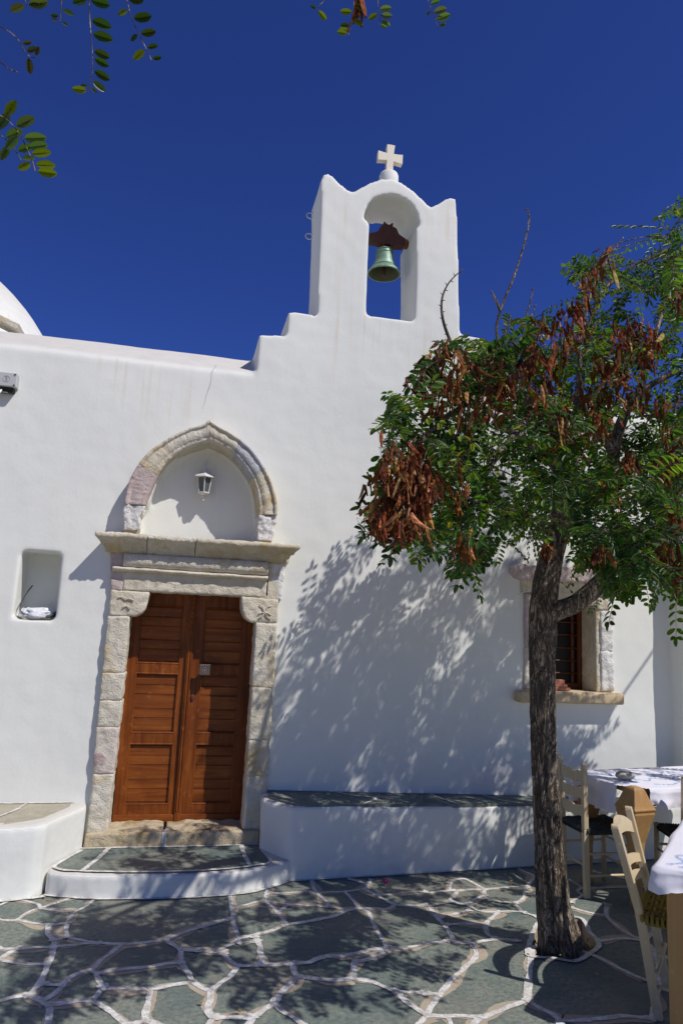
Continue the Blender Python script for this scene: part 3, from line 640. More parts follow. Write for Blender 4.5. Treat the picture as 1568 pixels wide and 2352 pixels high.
# ================================================================ pavement
b = MB()
HOLE = [G(*p) for p in ((1207,2195),(1214,2176),(1236,2122),(1290,2108),(1335,2112),(1352,2140),(1375,2172),(1348,2196),(1318,2210),(1270,2203),(1225,2200))]
HOLE = [(p.x, p.y) for p in HOLE]
outer = [(-60, -60), (70, -60), (70, 70), (-60, 70)]
inn = [(-3.2, 2.0), (6, 2.0), (6, 5.6), (-3.2, 5.6)]
tri = tessellate_polygon([[Vector((x, y, 0)) for x, y in outer], [Vector((x, y, 0)) for x, y in HOLE[::-1]]])
fl = outer + HOLE[::-1]
vs = [(x, y, 0) for x, y in fl]; fs = []
for t in tri:
    a, c, d = t
    if (fl[c][0]-fl[a][0])*(fl[d][1]-fl[a][1])-(fl[d][0]-fl[a][0])*(fl[c][1]-fl[a][1]) < 0: c, d = d, c
    fs.append((a, c, d))
b.add(vs, fs)
pav = tag(b.build('pavement', SLATE), 'green slate crazy paving with white painted joints', None, None, 'structure')
far = MB(); far.add([(-60, -60, .012), (70, -60, .012), (70, 1.8, .012), (-60, 1.8, .012)], [(0, 1, 2, 3)])
far.build('bounce_ground', m_stone('pale_bounce_ground', (.40, .35, .27), (.48, .42, .33), None, .4), pav)  # unseen pale ground added to bounce warm light onto the wall
# planting hole
b = MB(); n = len(HOLE)
b.v = [(x, y, .001) for x, y in HOLE] + [(x, y, -.11) for x, y in HOLE]; b.f = [(i, (i+1) % n, (i+1) % n + n, i+n) for i in range(n)]
b.build('hole_edge', MORTAR, pav)
b = MB(); cx = sum(p[0] for p in HOLE)/n; cy = sum(p[1] for p in HOLE)/n; N = 26
vs = []; fs = []
for i in range(N+1):
    for j in range(N+1):
        x = 1.96 + .72*i/N; y = 3.68 + .75*j/N; r = math.hypot(x-2.21, y-3.9); vs.append((x, y, -.10 + .06*math.exp(-(r/.16)**2) + .03*noise.noise(Vector((x*9, y*9, 0))) + .012*noise.noise(Vector((x*40, y*40, 3)))))
for i in range(N):
    for j in range(N): fs.append((i*(N+1)+j, (i+1)*(N+1)+j, (i+1)*(N+1)+j+1, i*(N+1)+j+1))
b.add(vs, fs)
# ground skirts under the pavement keep the soil inside the hole
tag(b.build('soil', simple('dry_soil', (.13, .10, .07), .95, .5, 30, 1.0, 50, .01), None, True), None, None, None, 'structure')
def ribbon(bm, pts, wd, z, seed=0, jitter=.4, oneside=0, step=.018):
    p = [Vector((q[0], q[1])) for q in pts]
    # smooth corners a little, then resample
    q = []
    for i in range(len(p)-1):
        p0 = p[max(i-1, 0)]; p1 = p[i]; p2 = p[i+1]; p3 = p[min(i+2, len(p)-1)]; L = (p2-p1).length; k = max(2, int(L/step))
        for j in range(k):
            t = j/k; q.append(.5*((2*p1)+(-p0+p2)*t+(2*p0-5*p1+4*p2-p3)*t*t+(-p0+3*p1-3*p2+p3)*t*t*t))
    q.append(p[-1]); n0 = len(bm.v)
    for i, c in enumerate(q):
        t = (q[min(i+1, len(q)-1)] - q[max(i-1, 0)]); t.normalize(); nrm = Vector((-t.y, t.x))
        def wf(s): return wd*(1 + jitter*noise.noise(Vector((c.x*14, c.y*14, seed+s*5))) + .25*noise.noise(Vector((c.x*60, c.y*60, seed+s*9))))
        a, d = wf(1), wf(2)
        if oneside:
            e = .25*noise.noise(Vector((c.x*30, c.y*30, seed)))
            a = wd*max(0, oneside*noise.noise(Vector((c.x*4, c.y*4, seed+11)))*2.6 + .75 + e); d = wd*max(0, -oneside*noise.noise(Vector((c.x*4, c.y*4, seed+31)))*2.6+.75 - e)
        A_ = c + nrm*a; D_ = c - nrm*d; bm.v += [(A_.x, A_.y, z), (D_.x, D_.y, z)]
    bm.f += [(n0+2*i, n0+2*i+1, n0+2*i+3, n0+2*i+2) for i in range(len(q)-1)]
JA = '''125 262 200 275 260 290 290 320|290 320 380 290 470 258 540 240|290 320 230 335 170 365 120 405|0 405 120 408 200 420 270 430 340 440|290 320 370 335 450 345 515 350|515 350 600 310 650 265 695 240|515 350 490 390 470 430 465 480 470 520|340 440 400 435 470 425|340 440 340 500 370 545 380 580 375 600|370 545 420 535 470 520 520 535 600 550 700 565 850 572|375 590 460 582 530 577 620 565 700 567|0 605 120 605 250 597 375 592|120 605 50 645 0 680|0 680 90 700 200 712 310 712|375 600 365 650 340 700 320 760 300 810 260 870 200 930|300 850 360 855 430 860 400 900 330 950 270 955 200 930|-90 990 0 970 80 945 150 935 200 930|200 930 270 960 330 995|330 995 345 1040 335 1135 330 1200|330 995 420 985 540 970 650 965|430 860 480 815 540 780 620 760|620 760 670 775 690 830 720 870|640 755 700 690 770 640 850 575|680 780 760 765 900 745 1040 730 1150 712 1260 703|850 572 950 568 1060 555 1155 545|1155 545 1230 510 1330 475 1450 440 1568 408|1155 545 1210 580 1260 610|1260 610 1350 615 1450 622 1568 630|1260 610 1260 660 1270 710 1310 770 1340 830|720 880 850 880 1000 885 1100 880 1200 860 1340 835|720 875 680 930 650 965|650 965 720 1010 790 1060 870 1125 960 1180|1055 890 1040 950 1030 1010 1010 1060 1020 1110|1020 1110 930 1130|1020 1110 1090 1128 1200 1190|1340 835 1400 870 1470 895|1470 895 1465 960 1450 1010 1465 1060 1500 1085|-60 330 0 300 60 275 125 255'''
JB = '''205 200 215 270 225 340 235 420 260 510 275 530|485 165 460 220 450 265|450 265 350 290 225 322|450 265 500 310 545 360 590 410 610 435|0 450 100 420 220 395|470 222 600 215 740 207 830 215 900 210 1020 205 1140 190|780 130 790 180 810 210 850 250 880 280 900 310|460 275 620 292 760 305 900 315 1000 325 1090 325|1010 210 1060 260 1100 320|1040 118 1120 140 1165 160 1140 190|1165 160 1190 125|1140 190 1210 220 1270 255 1340 290 1370 300 1450 305 1568 300|1235 230 1350 225 1450 210 1568 205|1090 325 1200 320 1300 330 1350 300|545 360 570 330 620 300|275 530 350 515 450 490 550 460 610 435 720 420 850 395 930 380 1000 345 1090 325|1090 325 1170 345 1200 420 1250 510 1300 590|275 530 230 570 150 605 80 625|270 565 350 555 400 555 380 520|400 555 420 610 430 680 420 715|0 620 80 628 150 635 190 670 230 705 270 725|270 725 400 720 550 715 640 705|270 725 220 790 150 840 75 890|640 705 760 700 830 670 900 660 1000 655 1110 630 1200 612 1310 600|640 705 650 760 680 800|680 800 780 810 900 825 1070 818|680 800 620 860 560 920 515 985|515 985 440 1035 360 1085 250 1085 100 1085|515 985 580 1045 650 1085 740 1150|1310 600 1240 650 1150 685 1080 690|1080 690 1070 750 1065 815|1070 818 1180 830 1280 870 1370 905|1370 905 1470 910 1568 915|1370 905 1430 970 1500 1020 1568 1060|1310 600 1430 600 1568 570|360 1085 340 1135 300 1200|100 1085 60 1130 20 1200|75 890 70 960 50 1010 65 1060 100 1085'''
JC = '''150 662 200 655 330 640|330 640 420 650 500 655|210 400 260 480 310 530 350 590 370 640|150 393 200 393 300 375 360 365|180 300 200 300 300 290 380 285|350 285 350 240 380 215 450 205 510 235 570 265 590 280|590 280 480 280 380 290|590 280 700 268 800 260 880 265|590 280 585 320 620 350 700 365 800 375|585 320 530 340 490 370 465 385|380 285 390 305 350 345 365 365|365 365 420 380 465 385 520 415 600 435 690 435|690 435 780 430 860 440 940 465|800 375 820 405 860 440|800 375 850 350 870 300 880 265 910 225 930 185 890 165 830 138|290 470 400 445 480 425|315 525 430 520 560 520 600 515|690 435 640 475 600 515 595 560 620 600 660 620|500 655 600 635 700 625 820 638|500 655 530 730 510 770 420 850 340 930 270 1020 210 1110 190 1160|150 1003 270 1015|190 1160 300 1165 420 1160 560 1170 640 1150 760 1100 880 1055|920 680 910 760 900 850 890 950 885 1055|885 1055 960 1100 1060 1150 1120 1190 1250 1195 1400 1180 1568 1165 1750 1180|190 1160 130 1213 80 1270|330 1170 350 1213 340 1270|560 1170 520 1213 480 1270|1110 1190 1120 1240 1100 1300|1200 410 1320 440 1430 460|1430 460 1440 385|1430 460 1470 500 1568 575 1700 640|1390 640 1480 625 1568 620 1700 640|1260 710 1350 740 1568 850 1700 910|1180 215 1260 260 1235 290 1265 320 1210 350 1185 370|1310 270 1568 262 1800 265|1340 150 1568 205 1650 230|930 185 980 180|1700 640 1760 700 1800 900 1750 1180|1800 265 1850 400 1800 520 1700 640'''
jp = MB(); jm = MB(); sd_ = 0; kn = 0
KN = set()
for txt, ox, oy in ((JA, 0, 3450), (JB, 800, 3450), (JC, 1600, 3400)):
    for line in txt.split('|'):
        v = [float(q) for q in line.split()]; pts = []
        for i in range(0, len(v), 2):
            g = G((ox+v[i]/1.7422)/1.7417, (oy+v[i+1]/1.7422)/1.7417); pts.append((g.x, g.y))
        sd_ += 1
        for q in (pts[0], pts[-1]):
            key = (round(q[0]*14), round(q[1]*14))
            if key in KN: continue
            KN.add(key); kn += 1; m0 = len(jp.v); R0_ = random.uniform(.016, .026); ph = random.random()*6
            jp.v += [(q[0]+R0_*(1+.35*math.sin(3*a_+ph))*math.cos(a_), q[1]+R0_*(1+.35*math.sin(3*a_+ph))*math.sin(a_), .0050+.00001*kn) for a_ in [k_*math.pi/8 for k_ in range(16)]]; jp.f.append(tuple(range(m0, m0+16)))
        dd = pts[len(pts)//2][1]; wd = (.0155 if dd < 4.0 else .0135 if dd < 4.5 else .0115) * random.uniform(.85, 1.15)
        ribbon(jp, pts, wd, .0030 + .000012*sd_, sd_, .55)
        ribbon(jm, pts, .027, .0010 + .000008*sd_, sd_*3, .3, 1 if sd_ % 2 else -1)
# joints continuing beyond what the photograph shows: an irregular honeycomb
def cell(i, j):
    h = noise.cell_vector(Vector((i+.5, j+.5, .5))) if False else None
    rnd = random.Random(i*7919+j*104729); return Vector((i*.62 + (.31 if j % 2 else 0) + rnd.uniform(-.14, .14), j*.52 + rnd.uniform(-.12, .12)))
for i in range(-9, 16):
    for j in range(-12, 10):
        ns = [cell(i+1, j), cell(i + (1 if j % 2 else 0), j+1), cell(i + (0 if j % 2 else -1), j+1)]
        c = cell(i, j)
        a = (c+ns[0]+ns[1])/3; d = (c+ns[1]+ns[2])/3
        e0 = (c + ns[0] + cell(i + (1 if j % 2 else 0), j-1))/3; wst_ = (c+ns[2]+cell(i-1, j))/3
        for p0, p1 in ((a, d), (a, e0), (d, wst_)):
            out = True
            for q in (p0, p1, (p0+p1)/2):
                s_ = PR((q.x, q.y, 0))
                if (-60 < s_[0] < 1640 and 1900 < s_[1] < 2420 and q.y > 1): out = False
                if q.y > 5.3 or (q.y > 4.7 and q.x < 4.2): out = False
            if out:
                mid = (p0+p1)/2 + Vector((random.uniform(-.03, .03), random.uniform(-.03, .03))); ribbon(jp, [p0, mid, p1], .013, .0045+.00001*(i % 7), i*j, .35); ribbon(jm, [p0, mid, p1], .021, .002, i+j, .3, 1)
jp.build('joint_paint', JOINT, pav); jm.build('joint_mortar', MORTAR, pav)
b = MB(); hp = [Vector(p) for p in HOLE] + [Vector(HOLE[0])]
ribbon(b, [(p.x, p.y) for p in hp], .014, .0075, 4, .5); b.build('hole_rim_paint', JOINT, pav)

# ================================================================ step and benches
stp = empty('doorstep', (0, 5.0, 0), label='low curved step of white plaster topped with green slate before the door', cat='step')
SO = [(-.56, 5.45), (-.58, 5.33), (-.70, 5.03), (-.715, 4.97), (-.695, 4.925), (-.60, 4.885), (-.45, 4.855), (-.2, 4.825), (.03, 4.812), (.25, 4.815), (.45, 4.835), (.60, 4.875), (.74, 4.955), (.80, 4.995), (.84, 5.03), (.86, 5.10), (.86, 5.45)]
b = MB(); b.prismz(SO, -.05, .138); o = b.build('riser', PL, stp); rel(o, stp); remesh(o, .016, 3, .004, 5, .0015, 25, 3)
SI = [(-.545, 5.345), (-.55, 5.32), (-.665, 5.05), (-.665, 4.98), (-.60, 4.93), (-.45, 4.897), (-.2, 4.865), (.03, 4.852), (.25, 4.855), (.43, 4.875), (.58, 4.915), (.70, 4.985), (.66, 5.245), (.66, 5.345)]
b = MB(); b.prismz(SI, .10, .1440); rel(b.build('slate_top', SLATE, stp), stp)
b = MB()
ribbon(b, [(-.375, 5.36), (-.43, 5.12), (-.50, 4.90)], .016, .1475, 3); ribbon(b, [(.535, 5.36), (.535, 5.15), (.56, 4.91)], .015, .1476, 5)
ribbon(b, [(-.60, 5.352), (-.2, 5.352), (.2, 5.345), (.67, 5.352)], .013, .1478, 8); ribbon(b, SI[1:13], .012, .1477, 2)
rel(b.build('joint_paint', JOINT, stp), stp)
# right bench
rb = empty('stone_bench', (2.4, 5.2, 0), label='long whitewashed bench with slate top along the wall right of the door', cat='bench', group=None)
BO = [(.655, 5.25), (.668, 5.46), (.9, 5.47), (4.2, 5.50), (4.2, 5.26), (2.73, 5.163), (1.72, 5.087), (.95, 5.038), (.88, 5.030), (.845, 5.035), (.82, 5.05)]
zt = lambda x, y: .497 - .026*(x-.7)
b = MB(); b.prismz(BO, -.05, lambda x, y: zt(x, y)-.012); o = b.build('bench_body', PL, rb); rel(o, rb); remesh(o, .018, 4, .006, 4, .0015, 25, 5)
BT = [(.70, 5.24), (.72, 5.44), (4.19, 5.445), (4.19, 5.278), (2.73, 5.178), (1.72, 5.102), (.95, 5.052), (.86, 5.062)]
b = MB(); b.prismz(BT, lambda x, y: zt(x, y)-.05, lambda x, y: zt(x, y)+.001); rel(b.build('slate_top', SLATE, rb), rb)
def ribz(name, runs, zf, root, w_=.011):
    b = MB()
    for i, r in enumerate(runs): ribbon(b, r, w_, 0, i*3)
    b.v = [(x, y, zf(x, y)+.005) for x, y, z in b.v]; return rel(b.build(name, JOINT, root), root)
ribz('joint_paint', [[(.71, 5.437), (1.4, 5.437), (2.6, 5.437), (4.1, 5.437)], [(1.22, 5.44), (1.34, 5.33), (1.48, 5.28), (1.47, 5.20), (1.36, 5.09)], [(1.48, 5.28), (1.7, 5.30)], [(1.98, 5.44), (2.02, 5.30), (2.10, 5.14)], [(2.42, 5.44), (2.50, 5.28), (2.66, 5.18)], [(3.0, 5.44), (3.15, 5.3), (3.3, 5.22)], [(3.7, 5.44), (3.75, 5.25)]], zt, rb)
# left bench
lb = empty('stone_bench', (-1.4, 5.2, 0), label='whitewashed bench with a sandy stone top left of the doorway', cat='bench')
LO = [(-.565, 5.46), (-.558, 5.36), (-.60, 5.24), (-.70, 5.00), (-.74, 4.93), (-.80, 4.89), (-.95, 4.855), (-1.3, 4.80), (-2.0, 4.76), (-3.2, 4.74), (-3.2, 5.46)]
LO[2:4] = [(-.60, 5.26), (-.72, 5.0)]
b = MB(); b.prismz(LO, -.05, .425); o = b.build('bench_body', PL, lb); rel(o, lb); remesh(o, .018, 4, .006, 4, .0015, 25, 9)
LT = [(-.66, 5.43), (-.66, 5.33), (-.78, 5.05), (-.98, 4.92), (-1.3, 4.86), (-2.0, 4.82), (-3.1, 4.80), (-3.1, 5.43)]
b = MB(); b.prismz(LT, .39, .4275); rel(b.build('stone_top', m_stone('sandy_slab', (.33, .30, .22), (.44, .40, .30), None, .6), lb), lb)
ribz('joint_paint', [[(-.64, 5.42), (-1.0, 5.41), (-1.4, 5.42), (-3.0, 5.42)], [(-.95, 5.41), (-1.0, 5.2), (-1.15, 4.9)]], lambda x, y: .4275, lb)
# white skirting paint where walls meet the paving
b = MB(); ribbon(b, [(-2.4, 4.75), (-1.5, 4.775), (-.97, 4.845), (-.80, 4.875), (-.70, 4.905)], .016, .0082, 1); ribbon(b, [(-.71, 4.925), (-.45, 4.845), (-.2, 4.815), (.03, 4.80), (.25, 4.803), (.45, 4.823), (.60, 4.862), (.74, 4.945), (.84, 5.02)], .014, .0084, 2)
ribbon(b, [(.84, 5.03), (.95, 5.028), (1.72, 5.077), (2.73, 5.153), (4.1, 5.24)], .008, .0086, 6)
b.build('skirting_paint', JOINT, pav)

# ================================================================ TREE
tree = empty('locust_tree', (2.2, 3.87, 0), label='locust tree with fissured trunk, green leaflets and hanging brown pods beside the tables', cat='tree')
def bez(pts, n=12):
    pts = [Vector(p) for p in pts]; out = []
    for i in range(len(pts)-1):
        p0 = pts[max(i-1, 0)]; p1 = pts[i]; p2 = pts[i+1]; p3 = pts[min(i+2, len(pts)-1)]
        for j in range(n):
            t = j/n; out.append(.5*((2*p1)+(-p0+p2)*t+(2*p0-5*p1+4*p2-p3)*t*t+(-p0+3*p1-3*p2+p3)*t*t*t))
    out.append(pts[-1]); return out
def limb(bm, pts, rads, n=12, seg=10, rough=.06, ridg=0):
    c = bez(pts, seg); m = len(c); rr = []
    for i in range(m):
        t = i/seg; k = min(int(t), len(rads)-2); rr.append(rads[k]+(rads[k+1]-rads[k])*(t-k))
    n0 = len(bm.v); bm.tube(c, rr, n)
    for i in range(m):
        for k in range(n):
            idx = n0+i*n+k; v = Vector(bm.v[idx]); q = 2*math.pi*k/n; d = v-c[i]
            s = 1 + rough*noise.noise(v*9)
            if ridg:
                g = noise.noise(Vector((math.cos(q)*3.2, math.sin(q)*3.2, v.z*1.4))) ; g2 = noise.noise(Vector((math.cos(q)*9, math.sin(q)*9, v.z*4.5)))
                s += ridg*(g*.9) - ridg*.9*max(0, .35-abs(g2))*1.2 + ridg*.35*noise.noise(Vector((math.cos(q)*20, math.sin(q)*20, v.z*11)))
                low = max(0, .30 - v.z)/.30; s += low*low*.28*(1+math.sin(q*4+1))*.5
            bm.v[idx] = tuple(c[i]+d*s)
    return c, rr
NODES = []   # (pos, radius) to attach twigs to
def reg(c, rr):
    for p, r in zip(c, rr): NODES.append((p, r))
b = MB()
tp = [(2.235, 3.90, -.09), (2.215, 3.885, .05), (2.17, 3.87, .22), (2.145, 3.87, .5), (2.115, 3.865, .9), (2.095, 3.86, 1.35), (2.095, 3.86, 1.7), (2.105, 3.86, 1.95), (2.15, 3.85, 2.2), (2.22, 3.84, 2.45), (2.25, 3.80, 2.75)]
c, rr = limb(b, tp, [.128, .110, .092, .080, .076, .075, .080, .075, .068, .062, .05], 90, 22, .03, .16)
b.build('trunk', BARK, tree, True).location = -tree.location; reg(c[120:], rr[120:])
LIMBS = [
 ([(2.12, 3.85, 1.86), (2.28, 3.80, 1.93), (2.42, 3.76, 2.06), (2.50, 3.72, 2.20), (2.53, 3.66, 2.40)], [.062, .055, .052, .046, .03]),
 ([(2.20, 3.84, 2.40), (2.10, 3.66, 2.72), P(1281, 942, 3.45), P(1235, 925, 3.35), P(1190, 905, 3.2), P(1175, 880, 3.1)], [.055, .05, .05, .048, .04, .022]),
 ([(2.24, 3.80, 2.7), P(1400, 1118, 3.7), P(1408, 1040, 3.6), P(1430, 960, 3.5), P(1470, 900, 3.4), P(1560, 850, 3.3)], [.045, .042, .036, .03, .022, .012]),
 ([(2.22, 3.84, 2.42), P(1400, 1235, 3.6), P(1480, 1240, 3.3), P(1568, 1215, 3.1), P(1680, 1150, 2.9), P(1790, 1050, 2.7)], [.045, .042, .036, .032, .026, .018]),
 ([(2.25, 3.80, 2.75), (2.40, 3.95, 3.2), (2.55, 4.1, 3.7), (2.75, 4.1, 4.2), P(1560, 560, 4.1)], [.05, .035, .025, .016, .006]),
 ([(2.25, 3.80, 2.75), (2.25, 4.0, 3.2), (2.25, 4.2, 3.6), (2.3, 4.4, 4.0)], [.045, .03, .02, .008]),
 ([P(1190, 905, 3.2), P(1120, 895, 3.0), P(1060, 935, 2.85), P(1010, 970, 2.75), P(950, 1040, 2.68), P(930, 1130, 2.62)], [.024, .018, .014, .010, .007, .004]),
 ([P(1190, 905, 3.2), P(1150, 850, 3.1), P(1090, 825, 3.0), P(1040, 800, 2.95), P(990, 850, 2.9)], [.022, .018, .014, .009, .005]),
 ([P(1235, 925, 3.35), P(1180, 1000, 3.1), P(1120, 1080, 2.95), P(1070, 1180, 2.85), P(1020, 1270, 2.8)], [.022, .016, .012, .007, .004]),
 ([(2.24, 3.80, 2.7), (2.0, 4.0, 3.0), (1.85, 4.25, 3.25), (1.80, 4.5, 3.5)], [.035, .024, .016, .006]),
 ([P(1408, 1040, 3.6), P(1350, 960, 3.3), P(1330, 860, 3.2), P(1340, 740, 3.2), P(1370, 640, 3.25), P(1430, 545, 3.3)], [.024, .018, .014, .010, .007, .003]),
 ([P(1470, 900, 3.4), P(1500, 780, 3.4), P(1530, 680, 3.45), P(1545, 590, 3.5)], [.02, .014, .009, .004]),
 ([P(1680, 1150, 2.9), P(1650, 1000, 2.8), P(1640, 850, 2.8), P(1660, 700, 2.9)], [.02, .015, .01, .005]),
 ([P(1568, 1215, 3.1), P(1540, 1270, 3.0), P(1520, 1330, 2.9)], [.014, .009, .004]),
]
for pts, rd in LIMBS:
    b = MB(); c, rr = limb(b, pts, rd, 14 if rd[0] > .03 else 8, 9, .12)
    o = b.build('branch', BARK, tree, True); o.location = -tree.location; reg(c[3:], rr[3:])
# bare thorny shoots standing above the crown
for pts in ([P(1165, 870, 3.15), P(1140, 770, 3.15), P(1150, 710, 3.15), P(1185, 620, 3.15), P(1208, 540, 3.15), P(1215, 500, 3.15), P(1208, 476, 3.15)],
            [P(1040, 800, 2.95), P(1018, 740, 2.95), P(1014, 690, 2.95), P(1030, 650, 2.95), P(1062, 618, 2.95)],
            [P(1190, 870, 3.15), P(1200, 800, 3.15), P(1210, 750, 3.15), P(1230, 700, 3.15)],
            [P(1175, 840, 3.15), P(1185, 770, 3.15), P(1205, 735, 3.15), P(1225, 660, 3.15)],
            [P(1150, 790, 3.15), P(1165, 750, 3.15), P(1172, 725, 3.15)], [P(1149, 715, 3.15), P(1138, 690, 3.15), P(1128, 668, 3.15)]):
    b = MB(); c = bez(pts, 7); m = len(c); b.tube(c, [.0085*(1-.75*i/m) for i in range(m)], 6)
    for i in range(2, m-1, 2):
        d = (c[i+1]-c[i]).normalized(); s = Vector((d.z, 0, -d.x)) * (1 if i % 4 else -1); b.tube([c[i], c[i]+s*.018+d*.006], [.004, .0005], 4)
    b.build('bare_shoot', BARK, tree, True).location = -tree.location
# --- crown: compound leaves on twigs, only where crown is seen or throws its shade
SIL = [(815,1185),(850,1160),(862,1100),(880,1060),(852,1000),(865,940),(900,880),(945,865),(975,830),(1000,795),(1060,775),(1110,800),(1145,790),(1165,740),(1170,705),(1225,700),(1290,740),(1325,700),(1300,625),(1340,580),(1400,590),(1420,560),(1445,510),(1460,560),(1440,640),(1490,560),(1490,500),(1568,470),(1700,450),(1850,600),(1900,1000),(1850,1500),(1650,1480),(1568,1390),(1530,1350),(1480,1330),(1440,1390),(1400,1380),(1370,1300),(1330,1330),(1290,1400),(1240,1370),(1205,1390),(1190,1330),(1200,1250),(1160,1250),(1080,1340),(1030,1350),(1010,1300),(960,1320),(950,1260),(870,1300),(850,1240),(815,1240)]
GAPS = [[(1010,1160),(1100,1120),(1190,1200),(1160,1250),(1100,1215),(1050,1240),(1000,1200)],[(1210,690),(1290,760),(1270,800),(1225,790)],[(1395,640),(1500,700),(1490,760),(1400,740)],[(1430,780),(1568,800),(1568,880),(1470,900)],[(1020,900),(1080,900),(1090,960),(1040,960)],[(1100,1010),(1170,1000),(1160,1060),(1090,1080)]]
CLEAR = [(1190,1215),(1285,1200),(1310,1270),(1340,1330),(1380,1400),(1340,1500),(1190,1500)]
SHW = [(825,1240),(770,1310),(700,1425),(640,1530),(615,1700),(612,1830),(1225,1830),(1300,1790),(1345,1740),(1330,1650),(1260,1600),(1200,1560),(1205,1300),(1100,1290),(1000,1260)]
SHG = [(-40,2130),(100,2100),(380,2085),(620,2020),(1250,1985),(1240,2180),(1100,2230),(1000,2280),(840,2325),(700,2300),(560,2290),(430,2200),(330,2300),(220,2280),(110,2290),(60,2240),(150,2190),(-40,2190)]
def shadow_ok(p):
    t = (5.45-p.y)/.545; z = p.z - t
    if z > .47:
        s = PR((p.x - .55*t, 5.45, z)); return inpoly(s, SHW) or inpoly(s, SIL) or s[0] > 1640
    if z > -.2: # bench front or door foot
        x = p.x - .55*t; return x > .62 or random.random() < .1
    t = p.z; q = Vector((p.x-.55*t, p.y+.545*t, 0)); s = PR(q)
    if q.y > 5.0 : return q.x > .5 or random.random() < .3
    if s[0] > 1250 or s[0] < -30 or s[1] > 2400: return (s[0] > 1400 and s[1] < 2230 and random.random() < .6) or s[1] > 2500 or s[0] < -60 or s[0] > 1640
    return inpoly(s, SHG) and random.random() < .3
def depth_pref(px):
    if px < 1000: return (2.45, 3.1)
    if px < 1150: return (2.5, 4.2)
    if px < 1450: return (2.4, 4.7)
    return (2.2, 4.5)
LF = MB(); TW = MB()
GREENS = [(.048, .100, .022), (.068, .135, .024), (.036, .082, .026), (.105, .170, .026), (.052, .108, .030)]
def leaflet(mb, base, d, nrm, L, W, col):
    s = d.cross(nrm).normalized()*W; dn = nrm*(-.10*L); k = len(mb.v)
    m1 = base+d*L*.30; m2 = base+d*L*.68
    e = [base+d*L*t+s*w_*sg-dn*w_ for sg in (1, -1) for t, w_ in ((.12, .55), (.32, .93), (.55, 1.0), (.78, .84), (.94, .42))]
    mb.v += [tuple(q) for q in [base] + e[:5] + [base+d*L+dn*.3] + e[5:] + [base+d*L*.35, base+d*L*.7]]
    for o1 in (1, 7):
        mb.f += [(k, k+12, k+o1), (k+o1, k+12, k+o1+1), (k+o1+1, k+12, k+13, k+o1+2), (k+o1+2, k+13, k+o1+3), (k+o1+3, k+13, k+o1+4), (k+o1+4, k+13, k+6)]
    mb.c += [(*col, 1)]*12
def compound(mb, base, d, length=.20, L=.040, yellow=0.0, npair=7, droop=.5, tw=None, twc=None):
    d = d.normalized(); up = Vector((random.gauss(0, .5), random.gauss(0, .5), 1)).normalized(); side = d.cross(up)
    if side.length < .1: side = Vector((1, 0, 0))
    side.normalize(); up = side.cross(d).normalized()
    col0 = random.choice(GREENS); k = random.uniform(.7, 1.35)
    if random.random() < yellow: col0 = (.13, .19, .020)
    pts = []; p = base.copy(); dd = d.copy(); stp_ = length/npair
    for i in range(npair+1):
        pts.append(p.copy()); 
        if i > 0:
            for s in (-1, 1):
                ld = (side*s + dd*random.uniform(.15, .45) + Vector((0, 0, -random.uniform(.0, .5)))).normalized()
                nn = (up + Vector((random.gauss(0, .35), random.gauss(0, .35), random.gauss(0, .2)))).normalized()
                nn = (nn - ld*nn.dot(ld)).normalized(); c = tuple(q*k*random.uniform(.8, 1.25) for q in col0)
                if random.random() < .02: c = (.24, .20, .02)
                if random.random() > .05: leaflet(mb, p+ld*.004, ld, nn, L*random.uniform(.75, 1.15)*(.8 if i in (1, npair) else 1), L*.215, c)
        p = p + dd*stp_; dd = (dd + Vector((0, 0, -droop/npair))).normalized(); side = dd.cross(up).normalized() if dd.cross(up).length > .1 else side
    leaflet(mb, p-dd*stp_, dd, up, L, L*.24, tuple(q*k for q in col0))
    (tw or TW).tube(pts, .0014, 3, False)
def nearest(p):
    best = None; bd = 9e9
    for q, r in NODES:
        dz = (q-p).length * (1 + (.6 if q.z > p.z+.6 else 0))
        if dz < bd: bd = dz; best = (q, r)
    return best, bd
PODS = [(905,1090,.085,60),(935,1130,.09,70),(960,1150,.08,60),(885,1190,.08,60),(915,1175,.08,60),(960,1200,.05,26),(975,1120,.06,40),(950,1060,.05,26),(925,1215,.05,30),(870,1210,.05,30),
 (1010,830,.07,36),(990,870,.06,26),(1050,840,.06,28),(1040,900,.07,34),(1000,930,.06,24),(1090,860,.06,24),(1110,905,.07,36),(1150,860,.07,34),(1130,940,.08,42),(1160,900,.05,22),(970,905,.05,16),(1075,975,.05,18),
 (1215,790,.05,20),(1235,830,.06,26),(1250,770,.05,20),(1250,880,.06,26),(1230,930,.05,18),(1200,850,.05,20),(1300,760,.06,26),(1320,720,.05,20),(1335,800,.06,26),(1370,640,.05,20),(1400,610,.04,14),(1345,680,.05,16),(1290,820,.06,22),(1375,860,.07,34),(1420,800,.07,36),(1400,920,.06,24),(1455,770,.07,34),(1480,830,.07,36),(1430,880,.06,26),(1500,790,.06,26),(1350,930,.06,22),(1290,950,.06,24),(1280,1010,.06,24),(1380,990,.06,22),(1470,930,.06,22),(1340,1030,.05,18),(1440,1080,.05,16),(1530,950,.06,20),(1545,1010,.06,22),(1560,690,.04,14),(1550,1180,.06,20),(1540,1290,.06,24),(1560,1330,.05,20),(1540,1080,.05,18),(1400,1140,.05,14),(1255,1265,.04,14),(1370,1290,.04,10),(1075,1270,.05,14),(1060,1150,.04,10),(1050,1060,.05,14),(1600,900,.07,26),(1650,1100,.07,26)]
cands = []
tries = 0
